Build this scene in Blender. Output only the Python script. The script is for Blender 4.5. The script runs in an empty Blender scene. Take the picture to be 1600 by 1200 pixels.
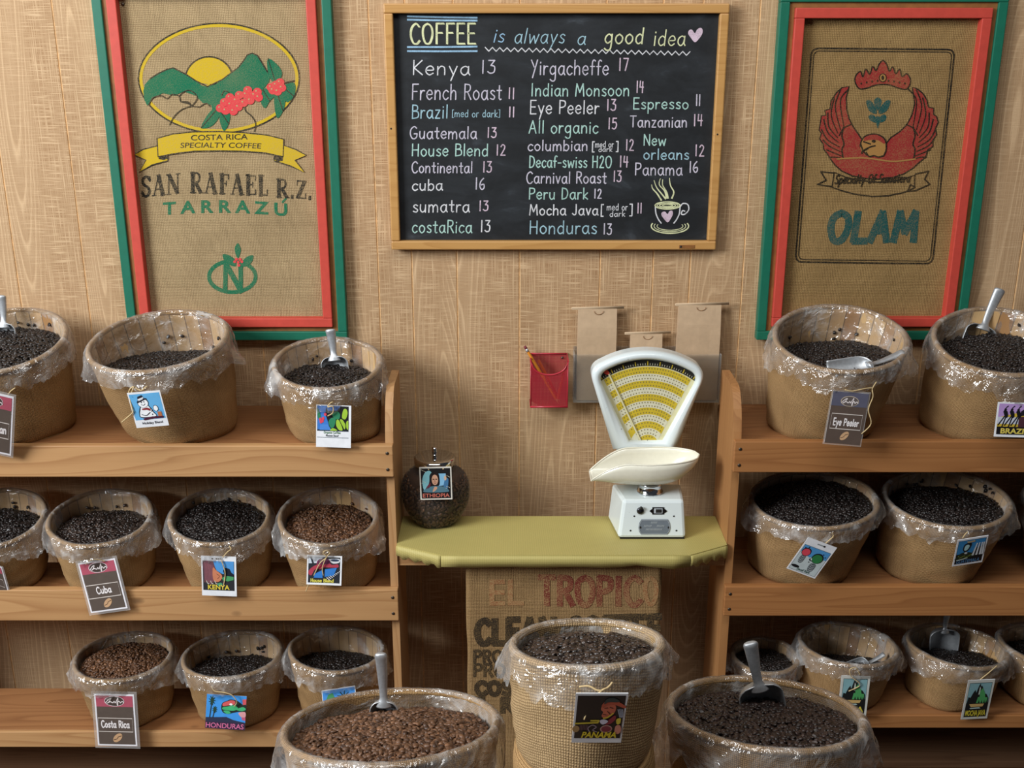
import bpy, math, random
import numpy as np
from mathutils import Vector, noise
from mathutils.geometry import tessellate_polygon

random.seed(7)
rng = np.random.default_rng(7)
S = bpy.context.scene
COL = S.collection
PI = math.pi

# ------------------------------------------------------------------ camera
FOC = 1700.0                      # focal length in pixels of the 1600 px frame
PITCH = math.atan(FOC / 5250.0)   # looking down about 18 degrees
DIST, CZ = 2.6, 2.12              # distance to the wall, camera height
cam_d = bpy.data.cameras.new('camera')
cam_d.sensor_width = 36.0
cam_d.lens = 36.0 * FOC / 1600.0
cam_d.clip_start = 0.05
cam = bpy.data.objects.new('camera', cam_d)
COL.objects.link(cam)
cam.location = (0, -DIST, CZ)
cam.rotation_euler = (PI / 2 - PITCH, 0, 0)
S.camera = cam

# ------------------------------------------------------------------ world, light, exposure
S.view_settings.view_transform = 'Standard'
S.view_settings.look = 'None'
S.view_settings.gamma = 1.0
S.view_settings.use_curve_mapping = False
S.view_settings.exposure = 0.0
world = bpy.data.worlds.new('room_air')
S.world = world
world.use_nodes = True
bg = world.node_tree.nodes['Background']
bg.inputs['Color'].default_value = (0.80, 0.87, 1.0, 1)
bg.inputs['Strength'].default_value = 0.045


def area(name, loc, target, sx, sy, power, color):
    l = bpy.data.lights.new(name, 'AREA')
    l.shape = 'RECTANGLE'
    l.size, l.size_y = sx, sy
    l.energy = power
    l.color = color
    o = bpy.data.objects.new(name, l)
    COL.objects.link(o)
    o.location = loc
    o.rotation_euler = (Vector(target) - Vector(loc)).to_track_quat('-Z', 'Y').to_euler()
    return o


area('window_daylight', (-3.3, -2.7, 3.2), (0.1, -0.1, 1.2), 1.6, 1.5, 225, (0.95, 0.98, 1.0))
area('overhead_fill', (-0.1, -1.9, 3.7), (0.0, -0.2, 1.3), 2.6, 0.8, 40, (1.0, 0.97, 0.93))  # added fill lamp overhead, brightens the upper wall; no fixture is seen


# ------------------------------------------------------------------ pixel -> plane
def at(px, py, Y):
    """world (X, Z) where the ray through photo pixel (px, py) meets the plane y = Y"""
    xc, yc = (px - 800) / FOC, (600 - py) / FOC
    dy = math.cos(PITCH) + yc * math.sin(PITCH)
    dz = -math.sin(PITCH) + yc * math.cos(PITCH)
    t = (Y + DIST) / dy
    return xc * t, CZ + dz * t


# ------------------------------------------------------------------ materials
def lin(h):
    h = h.lstrip('#')
    v = [int(h[i:i + 2], 16) / 255 for i in (0, 2, 4)]
    return tuple(x / 12.92 if x <= 0.04045 else ((x + 0.055) / 1.055) ** 2.4 for x in v) + (1,)


MATS = {}


class NT:
    def __init__(self, name):
        self.m = bpy.data.materials.new(name)
        self.m.use_nodes = True
        self.t = self.m.node_tree
        self.b = self.t.nodes['Principled BSDF']
        self.out = self.t.nodes['Material Output']

    def n(self, typ, **kw):
        nd = self.t.nodes.new(typ)
        for k, v in kw.items():
            if k in nd.inputs:
                nd.inputs[k].default_value = v
            else:
                setattr(nd, k, v)
        return nd

    def l(self, a, b):
        self.t.links.new(a, b)

    def coords(self, scale=(1, 1, 1), kind='Object', rand=True):
        tc = self.n('ShaderNodeTexCoord')
        mp = self.n('ShaderNodeMapping')
        mp.inputs['Scale'].default_value = scale
        self.l(tc.outputs[kind], mp.inputs['Vector'])
        if rand:
            oi = self.n('ShaderNodeObjectInfo')
            mu = self.n('ShaderNodeMath', operation='MULTIPLY')
            mu.inputs[1].default_value = 37.0
            self.l(oi.outputs['Random'], mu.inputs[0])
            self.l(mu.outputs[0], mp.inputs['Location'])
        return mp.outputs['Vector']

    def ramp(self, fac, stops):
        r = self.n('ShaderNodeValToRGB')
        el = r.color_ramp.elements
        while len(el) < len(stops):
            el.new(0.5)
        for e, (p, c) in zip(el, stops):
            e.position = p
            e.color = c if len(c) == 4 else tuple(c) + (1,)
        self.l(fac, r.inputs['Fac'])
        return r.outputs['Color']

    def noise(self, vec, scale, detail=3.0, rough=0.55, dist=0.0):
        nd = self.n('ShaderNodeTexNoise')
        nd.inputs['Scale'].default_value = scale
        nd.inputs['Detail'].default_value = detail
        nd.inputs['Roughness'].default_value = rough
        nd.inputs['Distortion'].default_value = dist
        self.l(vec, nd.inputs['Vector'])
        return nd.outputs['Fac']

    def math(self, op, a, b=None, clamp=False):
        nd = self.n('ShaderNodeMath', operation=op)
        nd.use_clamp = clamp
        for i, v in enumerate((a, b)):
            if v is None:
                continue
            if isinstance(v, (int, float)):
                nd.inputs[i].default_value = v
            else:
                self.l(v, nd.inputs[i])
        return nd.outputs[0]

    def mix(self, fac, a, b, mode='MIX'):
        nd = self.n('ShaderNodeMix', data_type='RGBA', blend_type=mode)
        for s, v in ((nd.inputs[0], fac), (nd.inputs[6], a), (nd.inputs[7], b)):
            if isinstance(v, (int, float)):
                s.default_value = v
            elif isinstance(v, tuple):
                s.default_value = v
            else:
                self.l(v, s)
        return nd.outputs[2]

    def bump(self, h, strength=0.3, dist=0.002):
        nd = self.n('ShaderNodeBump')
        nd.inputs['Strength'].default_value = strength
        nd.inputs['Distance'].default_value = dist
        self.l(h, nd.inputs['Height'])
        self.l(nd.outputs['Normal'], self.b.inputs['Normal'])
        return nd.outputs['Normal']

    def base(self, c):
        if isinstance(c, tuple):
            self.b.inputs['Base Color'].default_value = c
        else:
            self.l(c, self.b.inputs['Base Color'])

    def set(self, **kw):
        for k, v in kw.items():
            self.b.inputs[k.replace('_', ' ')].default_value = v


def plain(name, hexc, rough=0.6, metal=0.0, var=0.0, spec=0.5):
    """simple procedural paint: colour with a little noise in tone and bump"""
    if name in MATS:
        return MATS[name]
    t = NT(name)
    c = lin(hexc)
    t.set(Roughness=rough, Metallic=metal)
    t.b.inputs['Specular IOR Level'].default_value = spec
    v = t.coords(rand=False)
    nz = t.noise(v, 60, 3)
    k = max(var, 0.06)
    lo = tuple(x * (1 - k) for x in c[:3])
    hi = tuple(min(1, x * (1 + k)) for x in c[:3])
    t.base(t.ramp(nz, [(0.3, lo), (0.7, hi)]))
    MATS[name] = t.m
    return t.m


def pine(name, axis, c1, c2, knots=True, rough=0.55):
    t = NT(name)
    along = {'x': (1, 12, 12), 'z': (12, 12, 1), 'y': (12, 1, 12)}[axis]
    v = t.coords(along)
    wob = t.noise(t.coords(tuple(q * .5 for q in along)), 1.0, 2)
    big = t.noise(t.coords({'x': (0.75, 11, 11), 'z': (11, 11, 0.75), 'y': (11, 0.75, 11)}[axis]), 1.0, 1.6, 0.45, 0.15)
    ring = t.math('FRACT', t.math('MULTIPLY', big, 16.0))
    fine = t.noise(t.coords(tuple(a * 9 if a > 1 else 2 for a in along)), 4.0, 4)
    mid = lambda q: tuple(a * (1 - q) + b * q for a, b in zip(c1, c2))
    col = t.ramp(ring, [(0.0, c1), (0.55, mid(.12)), (0.84, mid(.45)), (0.93, mid(.66)), (1.0, mid(.1))])
    col = t.mix(t.math('MULTIPLY', fine, 0.30), col, tuple(c2[:3]) + (1,))
    col = t.mix(t.math('MULTIPLY', wob, 0.35), col, tuple(x * 0.55 for x in c2[:3]) + (1,))
    if knots:
        kv = t.coords({'x': (6, 10, 10), 'z': (10, 10, 6), 'y': (10, 6, 10)}[axis])
        vo = t.n('ShaderNodeTexVoronoi')
        vo.inputs['Scale'].default_value = 0.75
        t.l(kv, vo.inputs['Vector'])
        kf = t.ramp(vo.outputs['Distance'], [(0.0, (1, 1, 1)), (0.06, (0.8, 0.8, 0.8)), (0.11, (0, 0, 0))])
        col = t.mix(kf, col, (0.06, 0.022, 0.009, 1))
    t.base(col)
    t.set(Roughness=rough)
    t.bump(fine, 0.12, 0.001)
    MATS[name] = t.m
    return t.m


PINE = (0.60, 0.345, 0.150)
PINE_D = (0.36, 0.165, 0.058)
pine('pine_along', 'x', PINE, PINE_D)
pine('pine_upright', 'z', (0.58, 0.34, 0.155), (0.38, 0.18, 0.066))
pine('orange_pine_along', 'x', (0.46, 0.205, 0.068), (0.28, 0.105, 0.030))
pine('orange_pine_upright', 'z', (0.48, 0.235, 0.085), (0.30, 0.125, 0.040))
pine('shelf_wood', 'x', (0.42, 0.195, 0.075), (0.22, 0.085, 0.030))
pine('dark_shaded_wood', 'x', (0.20, 0.105, 0.055), (0.10, 0.046, 0.022))  # dark stained wood, shade under the low shelves put into its colour
pine('oak_frame', 'x', (0.62, 0.345, 0.115), (0.46, 0.225, 0.065), knots=False, rough=0.4)
pine('floor_wood', 'y', (0.16, 0.08, 0.04), (0.09, 0.04, 0.018), knots=False)


def burlap(name, c1, c2, kind, period=0.0036, stripes=True):
    t = NT(name)
    v = t.coords((1, 1, 1), kind, rand=False)
    sep = t.n('ShaderNodeSeparateXYZ')
    t.l(v, sep.inputs[0])
    a = sep.outputs['X']
    b = sep.outputs['Y'] if kind == 'UV' else sep.outputs['Z']
    nz = t.noise(v, 420, 2)
    big = t.noise(v, 9, 4)
    jig = t.math('MULTIPLY', t.noise(v, 35, 2), 3.0)
    su = t.math('ABSOLUTE', t.math('SINE', t.math('ADD', t.math('MULTIPLY', a, PI / period), jig)))
    sv = t.math('ABSOLUTE', t.math('SINE', t.math('ADD', t.math('MULTIPLY', b, PI / period), jig)))
    weave = t.math('SUBTRACT', t.math('MULTIPLY', t.math('POWER', t.math('MULTIPLY', su, sv), 0.65), 2.0), 1.0)
    w = t.math('ADD', t.math('MULTIPLY', weave, 0.42), 0.52)
    w = t.math('ADD', w, t.math('MULTIPLY', t.math('SUBTRACT', nz, 0.5), 0.9))
    col = t.ramp(w, [(0.12, c2), (0.85, c1)])
    col = t.mix(t.math('MULTIPLY', t.math('SUBTRACT', big, 0.40, True), 1.3, True), col, tuple(x * 0.72 for x in c2[:3]) + (1,))
    st = t.noise(t.coords((1, 1, 0.06) if kind != 'UV' else (1, 0.06, 1), kind, rand=False), 160, 2)
    col = t.mix(t.ramp(st, [(0.60, (0, 0, 0)), (0.75, (0.35, 0.35, 0.35))]), col, tuple(x * 0.5 for x in c2[:3]) + (1,))
    t.base(col)
    t.set(Roughness=0.9)
    t.b.inputs['Specular IOR Level'].default_value = 0.15
    t.bump(w, 0.7, 0.0015)
    MATS[name] = t.m
    return t.m


burlap('burlap_basket', (0.56, 0.355, 0.165), (0.190, 0.102, 0.038), 'UV', 0.0032)
burlap('burlap_basket_coarse', (0.60, 0.42, 0.225), (0.25, 0.155, 0.070), 'UV', 0.0044)
burlap('burlap_sack_pale', (0.50, 0.37, 0.205), (0.27, 0.185, 0.092), 'Object', 0.0038)
burlap('burlap_sack_golden', (0.42, 0.275, 0.115), (0.21, 0.125, 0.046), 'Object', 0.0038)
burlap('burlap_sack_brown', (0.42, 0.27, 0.125), (0.215, 0.125, 0.052), 'Object', 0.0038)


def ink(name, hexc, bare, amount=0.30):
    """ink printed on sacking: worn through to the bare cloth in a fine weave pattern"""
    t = NT(name)
    v = t.coords((1, 1, 1), 'Object', rand=False)
    n1 = t.noise(v, 480, 2)
    n2 = t.noise(v, 14, 3)
    f = t.math('ADD', t.math('MULTIPLY', n1, 0.75), t.math('MULTIPLY', n2, 0.35))
    fac = t.ramp(f, [(0.50, (0, 0, 0)), (0.72, (amount * 2.2,) * 3)])
    t.base(t.mix(fac, lin(hexc), tuple(bare) + (1,)))
    t.set(Roughness=0.9)
    t.b.inputs['Specular IOR Level'].default_value = 0.1
    t.bump(n1, 0.4, 0.001)
    MATS[name] = t.m
    return t.m


BARE_P, BARE_G = (0.40, 0.285, 0.15), (0.33, 0.21, 0.085)
for nm, hx, bare, am in (
        ('ink_black_pale', '2b2a26', BARE_P, .22), ('ink_green_pale', '1e6a4c', BARE_P, .12), ('ink_yellow_pale', 'c5a726', BARE_P, .16),
        ('ink_red_pale', 'd4444a', BARE_P, .14), ('ink_bare_pale', 'b49a70', BARE_P, .3),
        ('ink_black_gold', '1d1c1a', BARE_G, .16), ('ink_red_gold', '93302f', BARE_G, .22), ('ink_teal_gold', '1c4f4e', BARE_G, .18),
        ('ink_tan_gold', 'a57a45', BARE_G, .2),
        ('ink_red_brown', '6e3029', (0.36, 0.22, 0.10), .62), ('ink_black_brown', '332b23', BARE_G, .26), ('ink_ghost_brown', '8f6040', (0.38, 0.24, 0.11), 1.0)):
    ink(nm, hx, bare, am)


def wall_material():
    t = NT('wall_panelling')
    v = t.coords((1, 1, 1), rand=False)
    cross = t.noise(t.coords((17, 1, 400), rand=False), 1.0, 2)     # saw marks across
    up = t.noise(t.coords((400, 1, 8), rand=False), 1.0, 2)        # grain upwards
    cont = t.noise(t.coords((6.5, 1, 0.55), rand=False), 1.0, 1.0, 0.4, 0.2)
    ring = t.math('FRACT', t.math('MULTIPLY', cont, 46.0))
    patch = t.noise(t.coords((3.6, 1, 0.5), rand=False), 2.0, 1)
    light, dark = (0.665, 0.470, 0.280), (0.295, 0.160, 0.072)
    f = t.math('MAXIMUM', cross, t.math('SUBTRACT', up, 0.015))
    mid = lambda q: tuple(a * (1 - q) + b * q for a, b in zip(light, dark))
    saw = t.ramp(f, [(0.36, mid(.95)), (0.50, mid(.66)), (0.57, mid(.50)), (0.63, mid(.10)), (0.70, light)])
    gr = t.ramp(ring, [(0.0, mid(.55)), (0.62, mid(.42)), (0.74, mid(.10)), (0.86, tuple(x * 1.12 for x in light)), (1.0, mid(.55))])
    gr = t.mix(0.30, gr, saw)
    col = t.mix(t.ramp(patch, [(0.47, (0.05,) * 3), (0.56, (0.85,) * 3)]), saw, gr)
    big = t.noise(v, 1.6, 3)
    col = t.mix(t.math('MULTIPLY', big, 0.22), col, (0.36, 0.215, 0.11, 1))
    t.base(col)
    t.set(Roughness=0.75)
    t.b.inputs['Specular IOR Level'].default_value = 0.25
    t.bump(f, 0.5, 0.002)
    MATS['wall'] = t.m


wall_material()


def bean_material(name, lo, hi, rough, coat=0.0):
    t = NT(name)
    a = t.n('ShaderNodeAttribute', attribute_name='tone')
    t.base(t.ramp(a.outputs['Fac'], [(0.0, lo), (0.75, hi), (1.0, tuple(x * 1.5 for x in hi))]))
    t.set(Roughness=rough)
    t.b.inputs['Specular IOR Level'].default_value = 0.55
    t.b.inputs['Coat Weight'].default_value = coat
    t.b.inputs['Coat Roughness'].default_value = 0.25
    MATS[name] = t.m


bean_material('beans_dark', (0.006, 0.004, 0.0035), (0.018, 0.011, 0.009), 0.44, 0.05)
bean_material('beans_oily', (0.013, 0.009, 0.008), (0.046, 0.029, 0.022), 0.30, 0.25)
bean_material('beans_medium', (0.060, 0.026, 0.012), (0.150, 0.068, 0.030), 0.45)
bean_material('beans_brown', (0.050, 0.022, 0.011), (0.165, 0.080, 0.040), 0.48)
bean_material('beans_deep', (0.012, 0.007, 0.006), (0.040, 0.022, 0.017), 0.44, 0.05)


def slats():
    t = NT('basket_slats')
    v = t.coords((1, 1, 1), 'UV', rand=False)
    sep = t.n('ShaderNodeSeparateXYZ')
    t.l(v, sep.inputs[0])
    k = t.math('MULTIPLY', sep.outputs['X'], 26.0)      # u holds turns round the basket
    idx = t.math('FLOOR', k)
    fr = t.math('FRACT', k)
    wn = t.n('ShaderNodeTexWhiteNoise', noise_dimensions='1D')
    t.l(idx, wn.inputs['W'])
    col = t.ramp(wn.outputs['Value'], [(0.0, (0.36, 0.19, 0.075)), (0.35, (0.58, 0.36, 0.16)), (1.0, (0.66, 0.45, 0.22))])
    gap = t.ramp(fr, [(0.0, (1, 1, 1)), (0.05, (0, 0, 0)), (0.95, (0, 0, 0)), (1.0, (1, 1, 1))])
    gn = t.noise(t.coords((300, 6, 1), 'UV', rand=False), 1.0, 3)
    col = t.mix(t.math('MULTIPLY', gn, 0.4), col, (0.30, 0.15, 0.055, 1))
    col = t.mix(gap, col, (0.06, 0.03, 0.013, 1))
    t.base(col)
    t.set(Roughness=0.6)
    MATS['basket_slats'] = t.m


slats()


def film():
    t = NT('plastic_film')
    v = t.coords((1, 1, 1), 'Object', rand=True)
    vo = t.n('ShaderNodeTexVoronoi')
    vo.inputs['Scale'].default_value = 19
    dn = t.n('ShaderNodeTexNoise')
    dn.inputs['Scale'].default_value = 14
    t.l(v, dn.inputs['Vector'])
    t.l(t.mix(0.10, v, dn.outputs['Color'], 'ADD'), vo.inputs['Vector'])
    crease = t.noise(v, 30, 3, 0.6, 1.2)
    h = t.math('ADD', t.math('MULTIPLY', vo.outputs['Distance'], 1.1), crease)
    nrm = t.bump(h, 0.85, 0.010)
    tr = t.n('ShaderNodeBsdfTransparent')
    tr.inputs['Color'].default_value = (0.98, 0.98, 0.98, 1)
    df = t.n('ShaderNodeBsdfDiffuse')
    df.inputs['Color'].default_value = (0.82, 0.82, 0.81, 1)
    gl = t.n('ShaderNodeBsdfGlossy')
    gl.inputs['Color'].default_value = (1, 1, 1, 1)
    gl.inputs['Roughness'].default_value = 0.13
    t.l(nrm, df.inputs['Normal'])
    t.l(nrm, gl.inputs['Normal'])
    lw = t.n('ShaderNodeLayerWeight')
    lw.inputs['Blend'].default_value = 0.30
    haze = t.ramp(t.noise(v, 17, 3, 0.6, 0.6), [(0.40, (0.03,) * 3), (0.55, (0.11,) * 3), (0.72, (0.46,) * 3)])
    m1 = t.n('ShaderNodeMixShader')
    t.l(t.math('ADD', haze, t.math('MULTIPLY', lw.outputs['Facing'], 0.16), True), m1.inputs[0])
    t.l(tr.outputs[0], m1.inputs[1])
    t.l(df.outputs[0], m1.inputs[2])
    m2 = t.n('ShaderNodeMixShader')
    t.l(t.math('ADD', 0.075, t.math('MULTIPLY', lw.outputs['Fresnel'], 0.40), True), m2.inputs[0])
    t.l(m1.outputs[0], m2.inputs[1])
    t.l(gl.outputs[0], m2.inputs[2])
    t.l(m2.outputs[0], t.out.inputs['Surface'])
    MATS['film'] = t.m


film()


def clear(name, fac, tint=(1, 1, 1, 1), rough=0.05, base=(0.9, 0.9, 0.9, 1)):
    t = NT(name)
    tr = t.n('ShaderNodeBsdfTransparent')
    tr.inputs['Color'].default_value = tint
    lw = t.n('ShaderNodeLayerWeight')
    lw.inputs['Blend'].default_value = 0.25
    t.base(base)
    t.set(Roughness=rough)
    f = t.math('ADD', fac, t.math('MULTIPLY', lw.outputs['Fresnel'], 0.55), True)
    mx = t.n('ShaderNodeMixShader')
    t.l(f, mx.inputs[0])
    t.l(tr.outputs[0], mx.inputs[1])
    t.l(t.b.outputs[0], mx.inputs[2])
    t.l(mx.outputs[0], t.out.inputs['Surface'])
    MATS[name] = t.m


clear('clear_acrylic', 0.05, (0.90, 0.90, 0.88, 1), 0.12)
clear('jar_glass', 0.03, (0.93, 0.95, 0.94, 1), 0.03, (0.5, 0.5, 0.5, 1))
clear('tag_laminate', 0.14, (1, 1, 1, 1), 0.12)


def pen_mesh():
    t = NT('red_wire_mesh')
    v = t.coords((1, 1, 1), 'Object', rand=False)
    sep = t.n('ShaderNodeSeparateXYZ')
    t.l(v, sep.inputs[0])
    s1 = t.math('SINE', t.math('MULTIPLY', t.math('ADD', sep.outputs['X'], sep.outputs['Y']), 2 * PI / 0.0030))
    s2 = t.math('SINE', t.math('MULTIPLY', sep.outputs['Z'], 2 * PI / 0.0030))
    hole = t.math('GREATER_THAN', t.math('MULTIPLY', t.math('ADD', s1, 1), t.math('ADD', s2, 1)), 0.95)
    tr = t.n('ShaderNodeBsdfTransparent')
    t.base(lin('a82838'))
    t.set(Roughness=0.35)
    mx = t.n('ShaderNodeMixShader')
    t.l(hole, mx.inputs[0])
    t.l(t.b.outputs[0], mx.inputs[1])
    t.l(tr.outputs[0], mx.inputs[2])
    t.l(mx.outputs[0], t.out.inputs['Surface'])
    MATS['red_wire_mesh'] = t.m


pen_mesh()


def slate():
    t = NT('chalkboard_slate')
    v = t.coords((1, 1, 1), 'Object', rand=False)
    n = t.noise(t.coords((1.2, 1, 2.4), rand=False), 7, 5, 0.6, 0.6)
    f = t.noise(v, 90, 3)
    c = t.ramp(n, [(0.42, (0.0075, 0.009, 0.011)), (0.62, (0.016, 0.019, 0.023)), (0.80, (0.055, 0.066, 0.080))])
    t.base(t.mix(t.math('MULTIPLY', f, 0.12), c, (0.05, 0.055, 0.06, 1)))
    t.set(Roughness=0.62)
    t.b.inputs['Specular IOR Level'].default_value = 0.35
    MATS['slate'] = t.m


slate()


def chalk(name, hexc):
    t = NT(name)
    v = t.coords((1, 1, 1), 'Object', rand=False)
    n = t.noise(v, 700, 2)
    n2 = t.noise(v, 60, 2)
    f = t.math('ADD', t.math('MULTIPLY', n, 0.6), t.math('MULTIPLY', n2, 0.4))
    c = lin(hexc)
    t.base(t.ramp(f, [(0.30, tuple(x * 0.40 for x in c[:3])), (0.58, c)]))
    t.set(Roughness=0.95)
    MATS[name] = t.m


for nm, hx in (('chalk_white', 'dfe0e4'), ('chalk_blue', 'a6cbd8'), ('chalk_mint', 'b3d9cf'), ('chalk_yellow', 'dfe3b4'),
               ('chalk_pink', 'd6c0d0'), ('chalk_lilac', 'cfcad9'), ('chalk_sky', '9cc4e2')):
    chalk(nm, hx)


def vinyl():
    t = NT('green_vinyl')
    v = t.coords((1, 1, 1), 'Object', rand=False)
    sep = t.n('ShaderNodeSeparateXYZ')
    t.l(v, sep.inputs[0])
    k = 2 * PI / 0.0046
    zz = t.math('MULTIPLY', sep.outputs['Z'], 1.0)
    a = t.math('SINE', t.math('MULTIPLY', t.math('ADD', sep.outputs['X'], t.math('ADD', sep.outputs['Y'], zz)), k))
    b = t.math('SINE', t.math('MULTIPLY', t.math('SUBTRACT', sep.outputs['X'], t.math('ADD', sep.outputs['Y'], zz)), k))
    w = t.math('MULTIPLY', a, b)
    c = t.ramp(t.math('ADD', t.math('MULTIPLY', w, 0.5), 0.5), [(0.25, (0.35, 0.285, 0.075)), (0.8, (0.68, 0.595, 0.225))])
    t.base(t.mix(t.math('MULTIPLY', t.noise(v, 8, 3), 0.4), c, (0.40, 0.335, 0.10, 1)))
    t.set(Roughness=0.55)
    t.bump(w, 0.25, 0.0008)
    MATS['green_vinyl'] = t.m


vinyl()


def enamel(name, hexc, chips=True):
    t = NT(name)
    v = t.coords((1, 1, 1), 'Object', rand=False)
    n = t.noise(v, 95, 4, 0.6)
    c = lin(hexc)
    if chips:
        t.base(t.mix(t.ramp(n, [(0.70, (0, 0, 0)), (0.725, (1, 1, 1))]), c, (0.10, 0.065, 0.045, 1)))
    else:
        t.base(t.ramp(n, [(0.3, tuple(x * 0.95 for x in c[:3])), (0.7, c)]))
    t.set(Roughness=0.22)
    t.b.inputs['Coat Weight'].default_value = 0.4
    t.b.inputs['Coat Roughness'].default_value = 0.08
    MATS[name] = t.m


enamel('enamel_white', 'dfe9ea')
enamel('enamel_cream', 'e9e6d4', False)


def brushed(name, hexc, rough=0.32):
    t = NT(name)
    v = t.coords((1, 1, 1), rand=False)
    n = t.noise(v, 160, 3)
    c = lin(hexc)
    t.base(t.ramp(n, [(0.3, tuple(x * 0.8 for x in c[:3])), (0.7, c)]))
    t.set(Metallic=1.0, Roughness=rough)
    MATS[name] = t.m


brushed('aluminium', 'c6cace', 0.48)
MATS['aluminium'].node_tree.nodes['Principled BSDF'].inputs['Metallic'].default_value = 0.7
brushed('chrome', 'd8dadc', 0.08)
brushed('dark_steel', '55565a', 0.35)
brushed('nail_head', '6b6258', 0.5)

plain('frame_green', '176a53', 0.45)
plain('frame_red', 'c4473a', 0.5)
plain('frame_wood', '8a5a2c', 0.6, 0, .15)
plain('kraft_paper', 'bda283', 0.8, 0, .05)
plain('kraft_paper_band', 'c4ab8c', 0.8)
plain('card_white', 'e6e9ee', 0.45)
plain('twine', 'c9b183', 0.9, 0, .15)
plain('black_band', '23231f', 0.5)
plain('chart_cream', 'd9d3a8', 0.6)
plain('chart_yellow', 'c9b02a', 0.6)
plain('chart_white', 'd6d3b8', 0.6)
plain('chart_dot', '7a7040', 0.7)
plain('pointer_red', 'd94a3a', 0.5)
plain('plate_grey', '6d7680', 0.45)
plain('plate_silver', 'b9c0c6', 0.4)
plain('pencil_orange', 'd98a2b', 0.4)
plain('pencil_red_orange', 'c65a34', 0.4)
plain('pencil_lilac', '8f86a6', 0.45)
plain('eraser', '7a2f38', 0.7)
plain('pencil_wood', 'c9a877', 0.7)
plain('red_wire', 'b02a3a', 0.3)
plain('rubber_black', '1b1a19', 0.6)
plain('nail_hole', '1c120b', 0.8)


def C(hexc):
    return plain('print_' + hexc, hexc, 0.45)


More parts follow.
